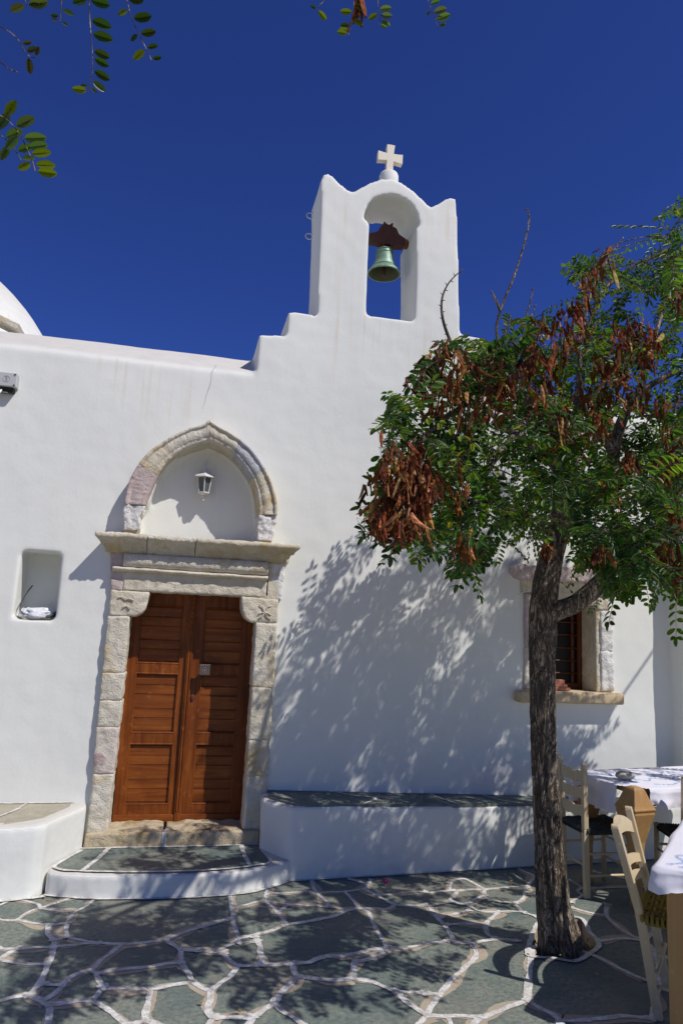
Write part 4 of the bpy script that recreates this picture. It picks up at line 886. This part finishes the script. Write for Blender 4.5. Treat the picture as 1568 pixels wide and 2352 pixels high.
while len(cands) < 560 and tries < 60000:
    tries += 1
    px = random.uniform(815, 1900); py = random.uniform(460, 1500)
    if not inpoly((px, py), SIL): continue
    if any(inpoly((px, py), g) for g in GAPS) and random.random() < .85: continue
    if py < 900 and px > 1180 and random.random() < .55: continue
    if px > 1600 and random.random() < .35: continue
    if random.random() < (.8 if px < 1000 else .35) and any((px-q[0])**2 + (py+15-q[1])**2 < (q[2]*560)**2 for q in PODS): continue
    if inpoly((px, py), CLEAR) and random.random() < .93: continue
    lo, hi = depth_pref(px)
    for _ in range(6):
        Y = random.uniform(lo, hi); p = P(px, py, Y)
        if p.z < 1.9 - (0 if px < 1500 else .2): continue
        if shadow_ok(p): cands.append(p); break
for (px, py) in [(960,1290),(1030,1300),(1060,1320),(1090,1290),(985,1260),(1150,1230),(1200,1330),(1205,1370),(1430,1350),(1440,1320),(1350,1270),(1380,1285),(1400,1300),(1365,1300),(1415,1270),(1345,1245),(1395,1255),(1430,1290),(1470,1300),(1500,1280),(1530,1330),(1545,1360),(880,1270),(835,1215),(1120,1290),(870,1000),(900,930),(880,1050),(1440,1250),(1480,1230),(1400,1280),(1060,1230),(1090,1160)]:
    for _ in range(3):
        cands.append(P(px+random.uniform(-12, 12), py-18+random.uniform(-12, 12), random.uniform(2.5, 2.8) if px < 1000 else random.uniform(2.7, 3.3)))
k = 0; random.seed(31)
while k < 205:      # foliage that throws the shade seen on the plaster and the bench
    px, py = random.uniform(612, 1345), random.uniform(1240, 1990)
    if not (inpoly((px, py), SHW) or (py > 1840 and 650 < px < 1230)): continue
    q = P(px, py, 5.45 if py < 1830 else 5.06); t = random.uniform(1.0, 3.1); p = q + Vector((.55, -.545, 1))*t; s = PR(p)
    if not inpoly(s, SIL) or inpoly(s, CLEAR) or p.y < 2.5 or p.z < 2.0 or p.y > 4.9: k += .02; continue
    if any(inpoly(s, g) for g in GAPS) and random.random() < .7: continue
    cands.append(p); k += 1
cands.sort(key=lambda p: (p-Vector((2.2, 3.8, 2.7))).length)
random.seed(11)
for p in cands:
    (q, r), dist = nearest(p)
    if dist > 1.3: continue
    if not inpoly(PR(p), SIL): continue
    d = (p-q); mid = q + d*.5 + Vector((random.gauss(0, .03), random.gauss(0, .03), .10*dist + random.gauss(0, .02)))
    r0 = min(r*.6, .0035 + .005*dist)
    c = bez([q, mid, p], 4); TW.tube(c, [r0*(1-.7*i/8) for i in range(9)], 4, False)
    for i in (3, 5, 7): NODES.append((c[i], r0*.6))
    NODES.append((p, .002))
    out = (d.normalized()*.6 + Vector((random.gauss(0, .5), random.gauss(0, .5), random.gauss(-.1, .35)))).normalized()
    px, py = PR(p); hi = py < 820 and px > 1180; low = py > 1200
    ye = .45 if (hi and px < 1420) else (.22 if py < 1000 else .08)
    for _ in range(random.choice((3, 4, 4, 5))):
        dr = (out + Vector((random.gauss(0, .75), random.gauss(0, .75), random.gauss(-.7 if low else -.15, .5)))).normalized()
        L_ = random.uniform(.13, .24)
        tip = p + dr*L_ + Vector((0, 0, -.05)); s = PR(tip)
        if tip.y < 3.9 and inpoly(s, CLEAR) and random.random() < .9: continue
        if not inpoly(s, SIL) and (s[0] < 1000 or random.random() < .93): continue
        compound(LF, p, dr, L_*1.1, random.uniform(.040, .052), ye, random.choice((5, 6, 7, 8)), random.uniform(.2, 1.0))
lc = LF.build('crown', LEAF, tree, True); lc.location = -tree.location
TW.build('twigs', BARK, tree, True).location = -tree.location
# --- dry pod clusters
def pod_cluster(root, c, r, n, L=.085, name='pod_cluster', elong=1.0):
    n = int(n*1.0); mb = MB(); tw = MB()
    for i in range(n):
        base = c + Vector((random.gauss(0, r*.45), random.gauss(0, r*.45), random.gauss(0, r*.55*elong)))
        dn = Vector((random.gauss(0, .34), random.gauss(0, .34), -1)).normalized(); a = random.uniform(0, 6.28); s = Vector((math.cos(a), math.sin(a), 0)); s = (s-dn*s.dot(dn)).normalized(); nr = dn.cross(s)
        l = L*random.uniform(.45, 1.1); w_ = .0095*random.uniform(.6, 1.3); k = len(mb.v); cu = random.uniform(-.7, .7); seg = 6
        g = random.random(); col = (.18, .062, .020) if g < .5 else ((.095, .030, .012) if g < .82 else (.44, .22, .085))
        col = tuple(q*random.uniform(.75, 1.25) for q in col)
        for j in range(seg+1):
            t = j/seg; m = base + dn*l*t + s*cu*l*(t-.0)**2*.8; ww = w_*math.sin(math.pi*min(1, .12+t*.86))**.6; bu = .0022 if j % 2 else .0040
            mb.v += [tuple(m-s*ww), tuple(m+nr*bu), tuple(m+s*ww), tuple(m-nr*bu)]
        for j in range(seg):
            for e in range(4):
                mb.f.append((k+4*j+e, k+4*j+(e+1) % 4, k+4*j+4+(e+1) % 4, k+4*j+4+e)); mb.c.append((*tuple(q*(1.15 if j % 2 else .85) for q in col), 1))
    o = mb.build(name, POD, root); o.location = -root.location; return o
random.seed(5)
for (px, py, r, n) in PODS:
    lo, hi = (2.32, 2.5) if px < 1000 and py > 1000 else ((2.45, 2.8) if px < 1200 else (2.4, 2.9))
    if (px, py) == (1255, 1265): lo, hi = 3.5, 3.6
    best = None
    for _ in range(12):
        p = P(px, py, random.uniform(lo, hi))
        if shadow_ok(p): best = p; break
    p = best or p
    pod_cluster(tree, p + Vector((0, 0, .04)), r, int(n*.72) if py < 1060 and px > 990 else n)
    (q, rr_), dist = nearest(p + Vector((0, 0, .1))); bb_ = MB(); bb_.tube(bez([q, (q+p)/2 + Vector((0, 0, .06)), p + Vector((0, 0, .08)), p], 4), .0022, 4, False); bb_.build('pod_stalk', BARK, tree, True).location = -tree.location

# ================================================================ overhead tree behind the camera
ot = empty('locust_tree', (-1.6, -1.2, 0), label='locust tree overhead whose leaf sprays hang into the top of the view', cat='tree')
b = MB(); c, rr = limb(b, [(-1.6, -1.2, -.05), (-1.55, -1.15, 1.0), (-1.45, -1.1, 2.2), (-1.3, -.9, 3.2)], [.14, .11, .10, .07], 24, 10, .05, .1); b.build('trunk', BARK, ot, True).location = -ot.location
OB = MB(); OL = MB(); OT = MB()
for pts in ([(-1.35, -.9, 3.1), (-1.2, -.3, 3.5), (-.9, .5, 3.65), (-.6, 1.1, 3.5), (-.35, 1.35, 3.35)], [(-1.3, -.9, 3.2), (-.8, -.4, 3.7), (-.2, .4, 3.9), (.25, 1.1, 3.75), (.5, 1.35, 3.5)], [(-1.4, -.95, 2.9), (-1.5, 0, 3.0), (-1.3, .9, 2.95), (-1.05, 1.45, 2.75)], [(-1.3, -.9, 3.2), (-2.2, -1.4, 3.8), (-2.8, -2, 4.0)], [(-1.3, -.9, 3.2), (-.9, -1.8, 3.9), (-.6, -2.6, 4.2)]):
    c, rr = limb(OB, pts, [.05, .035, .02, .012, .006][:len(pts)], 8, 8, .1)
    for i in range(10, len(c), 3):
        for _ in range(3):
            d = Vector((random.gauss(0, 1), random.gauss(0, 1), random.gauss(0, .5)))
            e = c[i] + d.normalized()*.3
            if e.y > -.1: continue
            compound(OL, c[i] + d.normalized()*.08, d, .2, .042, .05, 7, .5, OT)
OB.build('branch', BARK, ot, True).location = -ot.location
random.seed(3)
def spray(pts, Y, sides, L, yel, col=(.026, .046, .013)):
    L *= .84
    """a compound leaf hanging along the given line; sides: (t, side, scale)"""
    c = [P(x, y, Y) for x, y in pts]; OT.tube(bez(c, 5), .0010, 5, False); c = bez(c, 12)
    view = (c[0]-CAMP).normalized()
    for t, sx, sc, yl in sides:
        i = min(int(t*(len(c)-1)), len(c)-2); d0 = (c[i+1]-c[i]).normalized(); s = d0.cross(view).normalized()*sx
        if s.dot(R_)*sx < 0: s = -s
        d = (s + d0*random.uniform(.15, .45)).normalized()
        n_ = (-view + s*random.uniform(-.5, .5) + Vector((0, 0, random.uniform(-.3, .5)))).normalized(); n_ = (n_-d*n_.dot(d)).normalized()
        cc = (.11, .14, .012) if yl else tuple(q*random.uniform(.8, 1.2) for q in col)
        leaflet(OL, c[i]+d*.004, d, n_, L*sc, L*sc*.25, cc)
Y0 = 1.30
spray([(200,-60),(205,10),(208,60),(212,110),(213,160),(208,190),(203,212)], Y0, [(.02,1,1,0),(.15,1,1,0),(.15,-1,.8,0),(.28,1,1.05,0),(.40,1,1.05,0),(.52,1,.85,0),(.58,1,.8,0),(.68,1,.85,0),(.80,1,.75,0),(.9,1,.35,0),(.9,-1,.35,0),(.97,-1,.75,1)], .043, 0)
spray([(280,-50),(292,0),(302,40),(318,75),(335,110),(348,138)], Y0, [(.05,1,1,0),(.2,1,.8,0),(.3,-1,.6,1),(.42,1,1,0),(.62,1,.85,0),(.6,-1,.5,0),(.8,1,.6,0),(.82,-1,.8,1),(.97,1,.5,0)], .043, 0)
spray([(0,60),(25,75),(45,95),(62,125),(83,133)], Y0, [(.55,1,.5,0),(.7,1,.65,0),(.8,-1,.8,0),(.98,1,.5,0)], .04, 0, (.05, .05, .022)); OT.tube([P(-40,100,Y0), P(0,140,Y0), P(20,158,Y0), P(42,166,Y0)], .0012, 4, False)
OT.tube([P(-80,20,Y0), P(-30,45,Y0), P(0,60,Y0)], .0016, 4, False)
spray([(-30,255),(10,270),(40,300),(60,335),(75,370),(82,395)], Y0, [(.2,1,.9,1),(.35,1,1,0),(.45,-1,.9,0),(.5,1,1.05,0),(.62,1,.9,0),(.7,1,.9,1),(.82,-1,.7,1),(.85,1,.9,1),(.97,1,.9,1)], .046, 0, (.075, .11, .05))
spray([(-30,290),(5,312),(35,345),(50,370)], Y0+.03, [(.2,1,1,0),(.4,1,.9,0),(.55,-1,.8,0),(.7,1,.8,0),(.9,1,.6,0)], .046, 0, (.06, .10, .04))
spray([(50,-40),(60,5),(62,12)], Y0, [(.6,1,.8,0),(.7,-1,.8,0),(.95,1,1.0,0)], .045, 0, (.08, .09, .03))
spray([(150,-30),(142,5),(140,35),(138,50)], Y0, [(.5,1,.7,0),(.7,-1,.5,0),(.9,1,.4,0),(.95,-1,.4,0)], .035, 0, (.03, .05, .03))
Y1 = 1.55
spray([(780,-60),(745,0),(735,10),(728,22)], Y1, [(.95,-1,.4,0),(.98,1,.75,1)], .045, 0)
spray([(815,-40),(812,20),(806,55),(800,80)], Y1, [(.3,1,.9,1),(.4,-1,.9,1),(.55,1,.8,1),(.7,-1,.7,0),(.85,-1,.7,1),(.97,-1,.8,1)], .040, 0)
spray([(868,-40),(868,15),(872,40),(870,58)], Y1, [(.4,1,.9,0),(.6,1,.9,0),(.8,1,.8,0),(.95,1,.5,0),(.5,-1,.8,1)], .040, 0, (.09, .13, .06))
spray([(975,-30),(985,10),(995,35),(1006,62)], Y1, [(.35,1,.7,0),(.6,1,1,0),(.8,1,1.05,0),(.5,-1,.4,0),(.98,1,.5,1)], .042, 0, (.09, .13, .06))
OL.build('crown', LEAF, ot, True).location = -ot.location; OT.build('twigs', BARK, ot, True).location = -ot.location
mb = MB()
pod_cluster(ot, P(826, -5, Y1), .01, 4, .075, 'seed_pod')

# ================================================================ furniture
def oriented(ax, ay, origin):
    ax = Vector((ax[0], ax[1], 0)).normalized(); ay = Vector((ay[0], ay[1], 0)).normalized()
    return Matrix(((ax.x, ay.x, 0, origin[0]), (ax.y, ay.y, 0, origin[1]), (0, 0, 1, 0), (0, 0, 0, 1)))
def bar(mb, p0, p1, wx, wy, up=Vector((0, 1, 0))):
    p0 = Vector(p0); p1 = Vector(p1); t = (p1-p0).normalized(); a = t.cross(up).normalized(); c = a.cross(t).normalized(); vs = []
    for p in (p0, p1):
        for sx, sy in ((-1, -1), (1, -1), (1, 1), (-1, 1)): vs.append(p + a*wx*sx + c*wy*sy)
    mb.add(vs, [(3, 2, 1, 0), (4, 5, 6, 7), (0, 1, 5, 4), (1, 2, 6, 5), (2, 3, 7, 6), (3, 0, 4, 7)])
def chair(loc, ang, label, kind, W=.36, WT=.40, H=.84, lean=.13, seatmat=None, D=.37, group=None):
    """local: back posts at y=0, faces +y"""
    r = empty('chair', loc, ang, label=label, cat='chair', group=group)
    hs = .44; w0 = W/2; wt = WT/2
    for s in (-1, 1):
        b = MB(); ys = -lean*.42; bar(b, (s*w0, 0, 0), (s*w0, ys, hs), .017, .020); bar(b, (s*w0, ys, hs), (s*wt, -lean, H), .017, .018)
        # rounded top
        b.tube([(s*wt, -lean+.018, H-.002), (s*wt, -lean-.018, H-.002)], .016, 10)
        b.build('back_post', CHAIRW, r, bevel=.004)
        b = MB(); b.tube([(s*(w0+.02), D, 0), (s*(w0+.02), D, .2), (s*(w0+.02), D, hs+.015)], [.017, .019, .018], 10); b.build('front_leg', CHAIRW, r, True)
        for z in (.14, .28):
            b = MB(); b.tube([(s*w0, 0, z), (s*(w0+.02), D, z)], .009, 8); b.build('stretcher', CHAIRW, r, True)
    for z in (.17, .31):
        b = MB(); b.tube([(-w0-.02, D, z), (w0+.02, D, z)], .009, 8); b.build('stretcher', CHAIRW, r, True)
    b = MB(); b.tube([(-w0, 0, .20), (w0, 0, .20)], .009, 8); b.build('stretcher', CHAIRW, r, True)
    def at(z): t = (z-hs)/(H-hs); return w0+(wt-w0)*t, -lean*(.42+.58*t)
    def slat(z0, z1, fn0, fn1, name='slat', n=24, curve=.03):
        b = MB()
        for i in range(n+1):
            u = i/n*2-1; za = z0+fn0(u); zb = z1+fn1(u)
            for z in (za, zb):
                w_, y = at(z); cy = y - curve*(1-u*u)
                b.v += [(u*w_, cy-.007, z), (u*w_, cy+.007, z)]
        for i in range(n):
            a = 4*i; c = a+4; b.f += [(a, c, c+2, a+2), (a+1, a+3, c+3, c+1), (a, a+1, c+1, c), (a+2, c+2, c+3, a+3)]
        b.f += [(0, 2, 3, 1), (4*n, 4*n+1, 4*n+3, 4*n+2)]
        b.build(name, CHAIRW, r)
    if kind == 'arch':
        slat(H-.115, H-.075, lambda u: .035*(1-u*u), lambda u: .075*(1-u*u)**.8, 'top_rail')
        for z in (.50, .575): slat(z, z+.040, lambda u: .022*(1-u*u), lambda u: .022*(1-u*u))
    else:
        sc = lambda u: .007*math.cos(u*9.4)
        for z in (.52, .635, .75): slat(z, z+.062, lambda u: -.012*(1-u*u)+sc(u)*.8, lambda u: sc(u), 'scalloped_slat', 40, .012)
    # woven cord seat
    b = MB(); zz = hs; ysh = -lean*.42
    b.box(-w0-.005, w0+.005, -.0, .022, zz-.03, zz-.004); b.box(-w0-.015, w0+.015, D-.02, D+.01, zz-.028, zz-.002)
    nst = 22; w1 = w0+.012
    for i in range(nst):
        x = -w1 + (2*w1)*(i+.5)/nst; pts = [(x, -.018, zz-.014), (x, -.004, zz+.006)]
        for j in range(9):
            y = .02 + (D-.04)*j/8; pts.append((x, y, zz + (.006 if (i//3 + j) % 2 else -.003)))
        pts += [(x, D+.002, zz+.006), (x, D+.018, zz-.014), (x, D+.002, zz-.034), (x, 0, zz-.034), (x, -.018, zz-.014)]
        b.tube(pts, .0072, 5, False)
    for i in range(20):
        y = (D)*(i+.5)/20; pts = [(-w1-.014, y, zz-.014), (-w1, y, zz+.004)]
        for j in range(9): pts.append((-w1*.9 + 1.8*w1*j/8, y, zz + (.006 if (i//3 + j) % 2 == 0 else -.004)))
        pts += [(w1, y, zz+.004), (w1+.014, y, zz-.014), (w1, y, zz-.03), (-w1, y, zz-.03), (-w1-.014, y, zz-.014)]
        b.tube(pts, .0072, 5, False)
    b.v = [(x, ysh + y*(D-ysh)/D, z) for x, y, z in b.v]
    b.build('seat', seatmat, r, True)
    return r
SEATD = simple('dark_green_cord', (.045, .055, .05), .8, .3, 40, .4)
SEATY = simple('mustard_cord', (.26, .19, .028), .75, .3, 40, .4)
# angles: local +y must point to facing
def face(dx, dy): return math.atan2(dy, dx) - math.pi/2
chair((2.785, 4.68, 0), face(1, .03), 'cream ladder-back chair with scalloped slats and dark cord seat behind the tree trunk', 'scallop', .28, .30, .86, .02, SEATD, .34, 'chairs at the tables')
c2 = chair((2.415, 3.275, 0), face(.735, -.675), 'cream chair with arched top rail and mustard cord seat in the right foreground', 'arch', .36, .44, .825, .17, SEATY, .38, 'chairs at the tables')
chair((3.50, 4.24, 0), face(.25, .97), 'cream chair with dark seat tucked under the front of the far table', 'arch', .36, .40, .85, .13, SEATD, .34, 'chairs at the tables')
def m_cloth():
    t = NT('embroidered_white_cloth'); c = t.mix(t.noise(6), (.70, .69, .76), (.76, .75, .80))
    cell_ = t.mapc((3.2, 3.2, 3.2)); 
    d = t.vor(3.2, None); nz = t.noise(9, 3, .5)
    ring = t.math('ABSOLUTE', t.math('SUBTRACT', t.math('ADD', d, t.math('MULTIPLY', nz, .25)), .33)); 
    ln = t.ramp(ring, (.0, 1.), (.032, 0.)); dash = t.ramp(t.noise(55, 2), (.45, 0.), (.55, 1.)); gate = t.ramp(t.noise(2.3, 2), (.43, 0.), (.47, 1.))
    f = t.math('MULTIPLY', t.math('MULTIPLY', ln, dash), gate); c = t.mix(t.math('MULTIPLY', f, .8), c, (.16, .34, .66))
    return t.done(c, .8, t.bump(t.noise(7, 3), .25, .02))
CLOTH = m_cloth()
HT = .75
def cloth(name, corner, u, v, LU, LV, drop, label, skip=None, seed=0):
    """table cloth: flat top, hanging rippled skirts"""
    u = Vector((*u, 0)).normalized(); v = Vector((*v, 0)).normalized(); o = Vector((corner[0], corner[1], 0)); b = MB(); N = 60; K = 18
    top = HT+.006
    for i in range(N+1):
        for j in range(N+1):
            p = o+u*LU*i/N+v*LV*j/N; b.v.append((p.x, p.y, top+.002*noise.noise(p*8+Vector((seed, 0, 0)))))
    b.f = [(i*(N+1)+j, (i+1)*(N+1)+j, (i+1)*(N+1)+j+1, i*(N+1)+j+1) for i in range(N) for j in range(N)]
    per = [(i, 0) for i in range(N+1)] + [(N, j) for j in range(1, N+1)] + [(i, N) for i in range(N-1, -1, -1)] + [(0, j) for j in range(N-1, 0, -1)]
    nrm = []
    for (i, j) in per:
        d = Vector((0, 0, 0))
        if j == 0: d -= v
        if j == N: d += v
        if i == 0: d -= u
        if i == N: d += u
        nrm.append(d.normalized())
    base = [p[0]*(N+1)+p[1] for p in per]; prev = base; M2 = len(per)
    for k in range(1, K+1):
        t = k/K; cur = []
        for q in range(M2):
            i, j = per[q]; p0 = Vector(b.v[base[q]]); d = nrm[q]
            corner_ = max(0, 1-min(i+j, (N-i)+j, i+(N-j), (N-i)+(N-j))/5.0)
            s = min(1, t*5); out = .014*s + .018*t*math.sin(q*.55+seed)*(.4+t) + .012*noise.noise(Vector((q*.13, t*2, seed))) + corner_*.05*t
            dr = drop(i/N, j/N)*(1+.05*noise.noise(Vector((q*.1, seed, 0))) + .35*corner_)
            z = p0.z - dr*t; b.v.append((p0.x+d.x*max(out, .004), p0.y+d.y*max(out, .004), z)); cur.append(len(b.v)-1)
        b.f += [(prev[q], cur[q], cur[(q+1) % M2], prev[(q+1) % M2]) for q in range(M2)]; prev = cur
    o_ = b.build(name, CLOTH, None, True, label=label, cat='tablecloth', group='tablecloths on the taverna tables'); return o_
# far table
uA, vA = Vector((.97, .16)).normalized(), Vector((-.10, .99)).normalized()
cA = Vector((2.955, 4.26)); LA, WA = 1.25, .60
tA = empty('table', (cA.x, cA.y, 0), label='far table with curved ochre wooden legs by the wall under the window', cat='table', group='taverna tables')
def tl(mb, cx, cy, ang, big=True):
    pr = [(.040, 0), (.047, .03), (.036, .08), (.040, .25), (.060, .42), (.100, .54), (.122, .60), (.118, .618), (.128, .622), (.130, .634), (.122, .640), (.112, .655), (.070, .735), (.062, .748), (.052, .758), (.035, .764)] if big else [(.050, 0), (.052, .4), (.055, .74)]
    mb.lathe(pr, 4, Matrix.Translation((cx, cy, 0)), ang=ang)
angA = math.atan2(uA.y, uA.x)+math.pi/4
for k, (a, c_) in enumerate(((.075, .06), (LA-.08, .06), (.06, WA-.06), (LA-.08, WA-.06))):
    p = cA + uA*a + vA*c_; b = MB(); tl(b, p.x-cA.x, p.y-cA.y, angA, True)
    if k: b.v = [(x, y, min(z, HT-.03)) for x, y, z in b.v]
    b.build('leg', TABLEW, tA, bevel=.006)
b = MB(); M4 = oriented(uA, vA, (0, 0)); b.box(.03, LA-.02, .03, WA-.02, HT-.03, HT-.002, M4); b.build('table_top', TABLEW, tA)
b = MB(); b.box(.12, LA-.12, .05, .07, HT-.12, HT-.03, M4); b.box(.12, LA-.12, WA-.07, WA-.05, HT-.12, HT-.03, M4); b.build('apron', TABLEW, tA)
def dropA(i, j):
    if i == 0: return .20
    if j == 0: return .0 if i < .10 else .13
    return .17
def clothA():
    # cloth with its front-left corner folded back so that the leg's cap stands free
    o = cloth('tablecloth', (cA.x, cA.y), (uA.x, uA.y), (vA.x, vA.y), LA, WA, lambda i, j: (.19 if i == 0 and j > .25 else (.10 if (i < .16 and j < .25) else .13)), 'white cloth with blue embroidery on the far table, held by a stone', seed=1)
    me = o.data; dele = []
    cut = set()
    import bmesh
    bm = bmesh.new(); bm.from_mesh(me); kill = []
    for f in bm.faces:
        c = f.calc_center_median(); q = Vector((c.x-cA.x, c.y-cA.y)); a = q.dot(uA); d = q.dot(vA)
        if a*1.0 + d*1.05 < .150: kill.append(f)
    bmesh.ops.delete(bm, geom=kill, context='FACES'); bm.to_mesh(me); bm.free(); return o
clothA()
# near table
uB, vB = Vector((.705, -.709)), Vector((.709, .705))
cB = Vector((2.12, 2.90)); LB, WB = .80, 1.9
tB = empty('table', (cB.x, cB.y, 0), label='near table with square brown leg at the right edge of the foreground', cat='table', group='taverna tables')
M5 = oriented(uB, vB, (0, 0))
b = MB(); b.box(.01, LB-.01, .01, WB-.01, HT-.03, HT-.002, M5); b.build('table_top', TABLEW, tB)
b = MB(); b.box(.07, LB-.07, .05, .07, HT-.11, HT-.03, M5); b.box(.05, .07, .07, WB-.07, HT-.11, HT-.03, M5); b.build('apron', TABLEW, tB)
for a, c_ in ((.075, .035), (LB-.06, .06), (.06, WB-.06), (LB-.06, WB-.06)):
    b = MB(); b.box(a-.035, a+.035, c_-.035, c_+.035, 0, HT-.03, M5); b.build('leg', TABLEW, tB, bevel=.004)
cloth('tablecloth', (cB.x, cB.y), (uB.x, uB.y), (vB.x, vB.y), LB, WB, lambda i, j: .075 if i == 0 else .085, 'white cloth with blue embroidery on the near table at the right edge', seed=5)
def embroidery(root_o, runs, u, v, org):
    b = MB()
    for run in runs:
        c = bez([(p[0], p[1], 0) for p in run], 8)
        for i, p in enumerate(c):
            w_ = Vector((org.x, org.y)) + u*p.x + v*p.y; R0_ = .0075 if i % 3 else .012
            if i % 2 == 0: b.tube([(w_.x + R0_*math.cos(q*math.pi/4), w_.y + R0_*math.sin(q*math.pi/4), HT+.0095) for q in range(9)], .0009, 4, False)
        b.tube([tuple(Vector((org.x, org.y)) + u*p.x + v*p.y) + (HT+.0095,) for p in c], .0008, 4, False)
    return b.build('embroidery', simple('blue_thread', (.36, .50, .72), .8), root_o)
embroidery(bpy.data.objects['tablecloth'], [[(.10, .30), (.16, .22), (.24, .28), (.33, .20), (.42, .27), (.52, .19), (.62, .26)], [(.08, .45), (.16, .40), (.22, .47), (.30, .42), (.40, .48)], [(.5, .42), (.6, .36), (.7, .44), (.85, .38), (1.0, .45)], [(.30, .10), (.42, .07), (.52, .11), (.66, .08)]], uA, vA, cA)
embroidery(bpy.data.objects['tablecloth.001'], [[(.05, .05), (.10, .12), (.06, .20), (.12, .28), (.08, .38), (.14, .46), (.08, .56)], [(.10, .04), (.16, .08), (.22, .05), (.30, .09), (.38, .05)], [(.18, .18), (.24, .26), (.20, .34), (.28, .42)]], uB, vB, cB)
# stone on the far table
b = MB(); N = 24
for i in range(17):
    th = math.pi*i/16
    for k in range(N):
        d = Vector((math.sin(th)*math.cos(2*math.pi*k/N), math.sin(th)*math.sin(2*math.pi*k/N), math.cos(th))); q = 1+.12*noise.noise(d*2)+.04*noise.noise(d*7)
        b.v.append((3.10+d.x*.072*q, 4.545+d.y*.05*q, .757+max(0, .032+d.z*.030*q)))
b.f = [(i*N+k, (i+1)*N+k, (i+1)*N+(k+1) % N, i*N+(k+1) % N) for i in range(16) for k in range(N)]
tag(b.build('stone', m_stone('speckled_pebble', (.30, .28, .23), (.52, .49, .42), (.12, .11, .10), .5), None, True), 'round speckled stone weighing down the cloth of the far table', 'stone')
# rope high on the right whose shadow crosses the wall
P1 = Vector((5.55, 4.03, 4.37)); P2 = Vector((4.58, 4.25, 3.03)); d = P1-P2
b = MB(); b.tube([P2-d*.35, P2, P1, P1+d*.6], .011, 8)
tag(b.build('rope', simple('pale_rope', (.4, .38, .33), .9), None, True), 'taut rope slanting up to the right, its thin shadow crossing the wall', 'rope')
# small rock and weeds by the trunk
b = MB(); N = 16; rc = G(1267, 2212, 0) + Vector((0, .03, -.02))
for i in range(11):
    th = math.pi*i/10
    for k in range(N):
        d = Vector((math.sin(th)*math.cos(2*math.pi*k/N), math.sin(th)*math.sin(2*math.pi*k/N), math.cos(th))); q = 1+.35*noise.noise(d*2.2+Vector((4, 0, 0))); b.v.append((rc.x+d.x*.05*q, rc.y+d.y*.028*q, rc.z+d.z*.03*q))
b.f = [(i*N+k, (i+1)*N+k, (i+1)*N+(k+1) % N, i*N+(k+1) % N) for i in range(10) for k in range(N)]
tag(b.build('rock', m_stone('dark_rock', (.09, .09, .09), (.18, .17, .16))), 'small dark rock lying at the foot of the tree trunk', 'rock')
b = MB(); random.seed(77)
for i in range(150):
    a = random.uniform(0, 6.283); rr = random.uniform(.11, .30); x = 2.22 + rr*math.cos(a); y = 3.93 + .75*rr*math.sin(a)
    if not inpoly((x, y), HOLE): continue
    leaflet(b, Vector((x, y, -.045+random.uniform(-.02, .03))), Vector((random.gauss(0, 1), random.gauss(0, 1), random.uniform(.0, .8))).normalized(), Vector((random.gauss(0, .4), random.gauss(0, .4), 1)).normalized(), random.uniform(.015, .04), .005, random.choice(((.10, .13, .03), (.22, .18, .07), (.16, .11, .05), (.30, .26, .06))))
tag(b.build('weeds', LEAF), None, None, None, 'stuff')
# leaf litter
LIT = m_attr('litter', .7)
random.seed(21)
wh = {'small tan dry leaf on the paving beside the front of the long bench': [(1185, 2020), (1170, 2026), (1140, 2030), (1262, 2012), (960, 2040)],
      'dry leaf among the paving stones in front of the doorstep': [(555, 2325), (880, 2155), (1030, 2105), (470, 2305)],
      'yellow leaf lying on the slate of the doorstep': [(458, 1963), (455, 1958)],
      'dry leaf scrap on the paving to the left of the doorstep': [(105, 2062), (118, 2066), (132, 2068)],
      'fallen leaf on the paving to the right of the trunk': [(1375, 2240), (1390, 2250), (1310, 2208), (1285, 2200)]}
for lab, ps in wh.items():
    for (x, y) in ps:
        z = .155 if 'doorstep' in lab and 'slate' in lab else .012
        g = G(x, y, z); b = MB(); a = random.uniform(0, 6.3); col = random.choice(((.32, .22, .05), (.28, .15, .05), (.40, .32, .05)))
        leaflet(b, Vector(g) + Vector((0, 0, .006)), Vector((math.cos(a), math.sin(a), .1)).normalized(), Vector((random.gauss(0, .3), random.gauss(0, .3), 1)).normalized(), random.uniform(.018, .030), .007, col)
        tag(b.build('fallen_leaf', LIT), lab, 'leaf', 'fallen leaves on the paving')
g = G(883, 2032, .012); b = MB(); leaflet(b, Vector(g)+Vector((0, 0, .004)), Vector((.6, .6, .5)).normalized(), Vector((-.3, -.6, .7)).normalized(), .045, .018, (.22, .01, .10)); leaflet(b, Vector(g)+Vector((.01, 0, .004)), Vector((-.4, .6, .6)).normalized(), Vector((.3, -.6, .7)).normalized(), .04, .016, (.18, .01, .09))
tag(b.build('petal', LIT), 'purple bougainvillea petal lying before the long bench', 'petal')
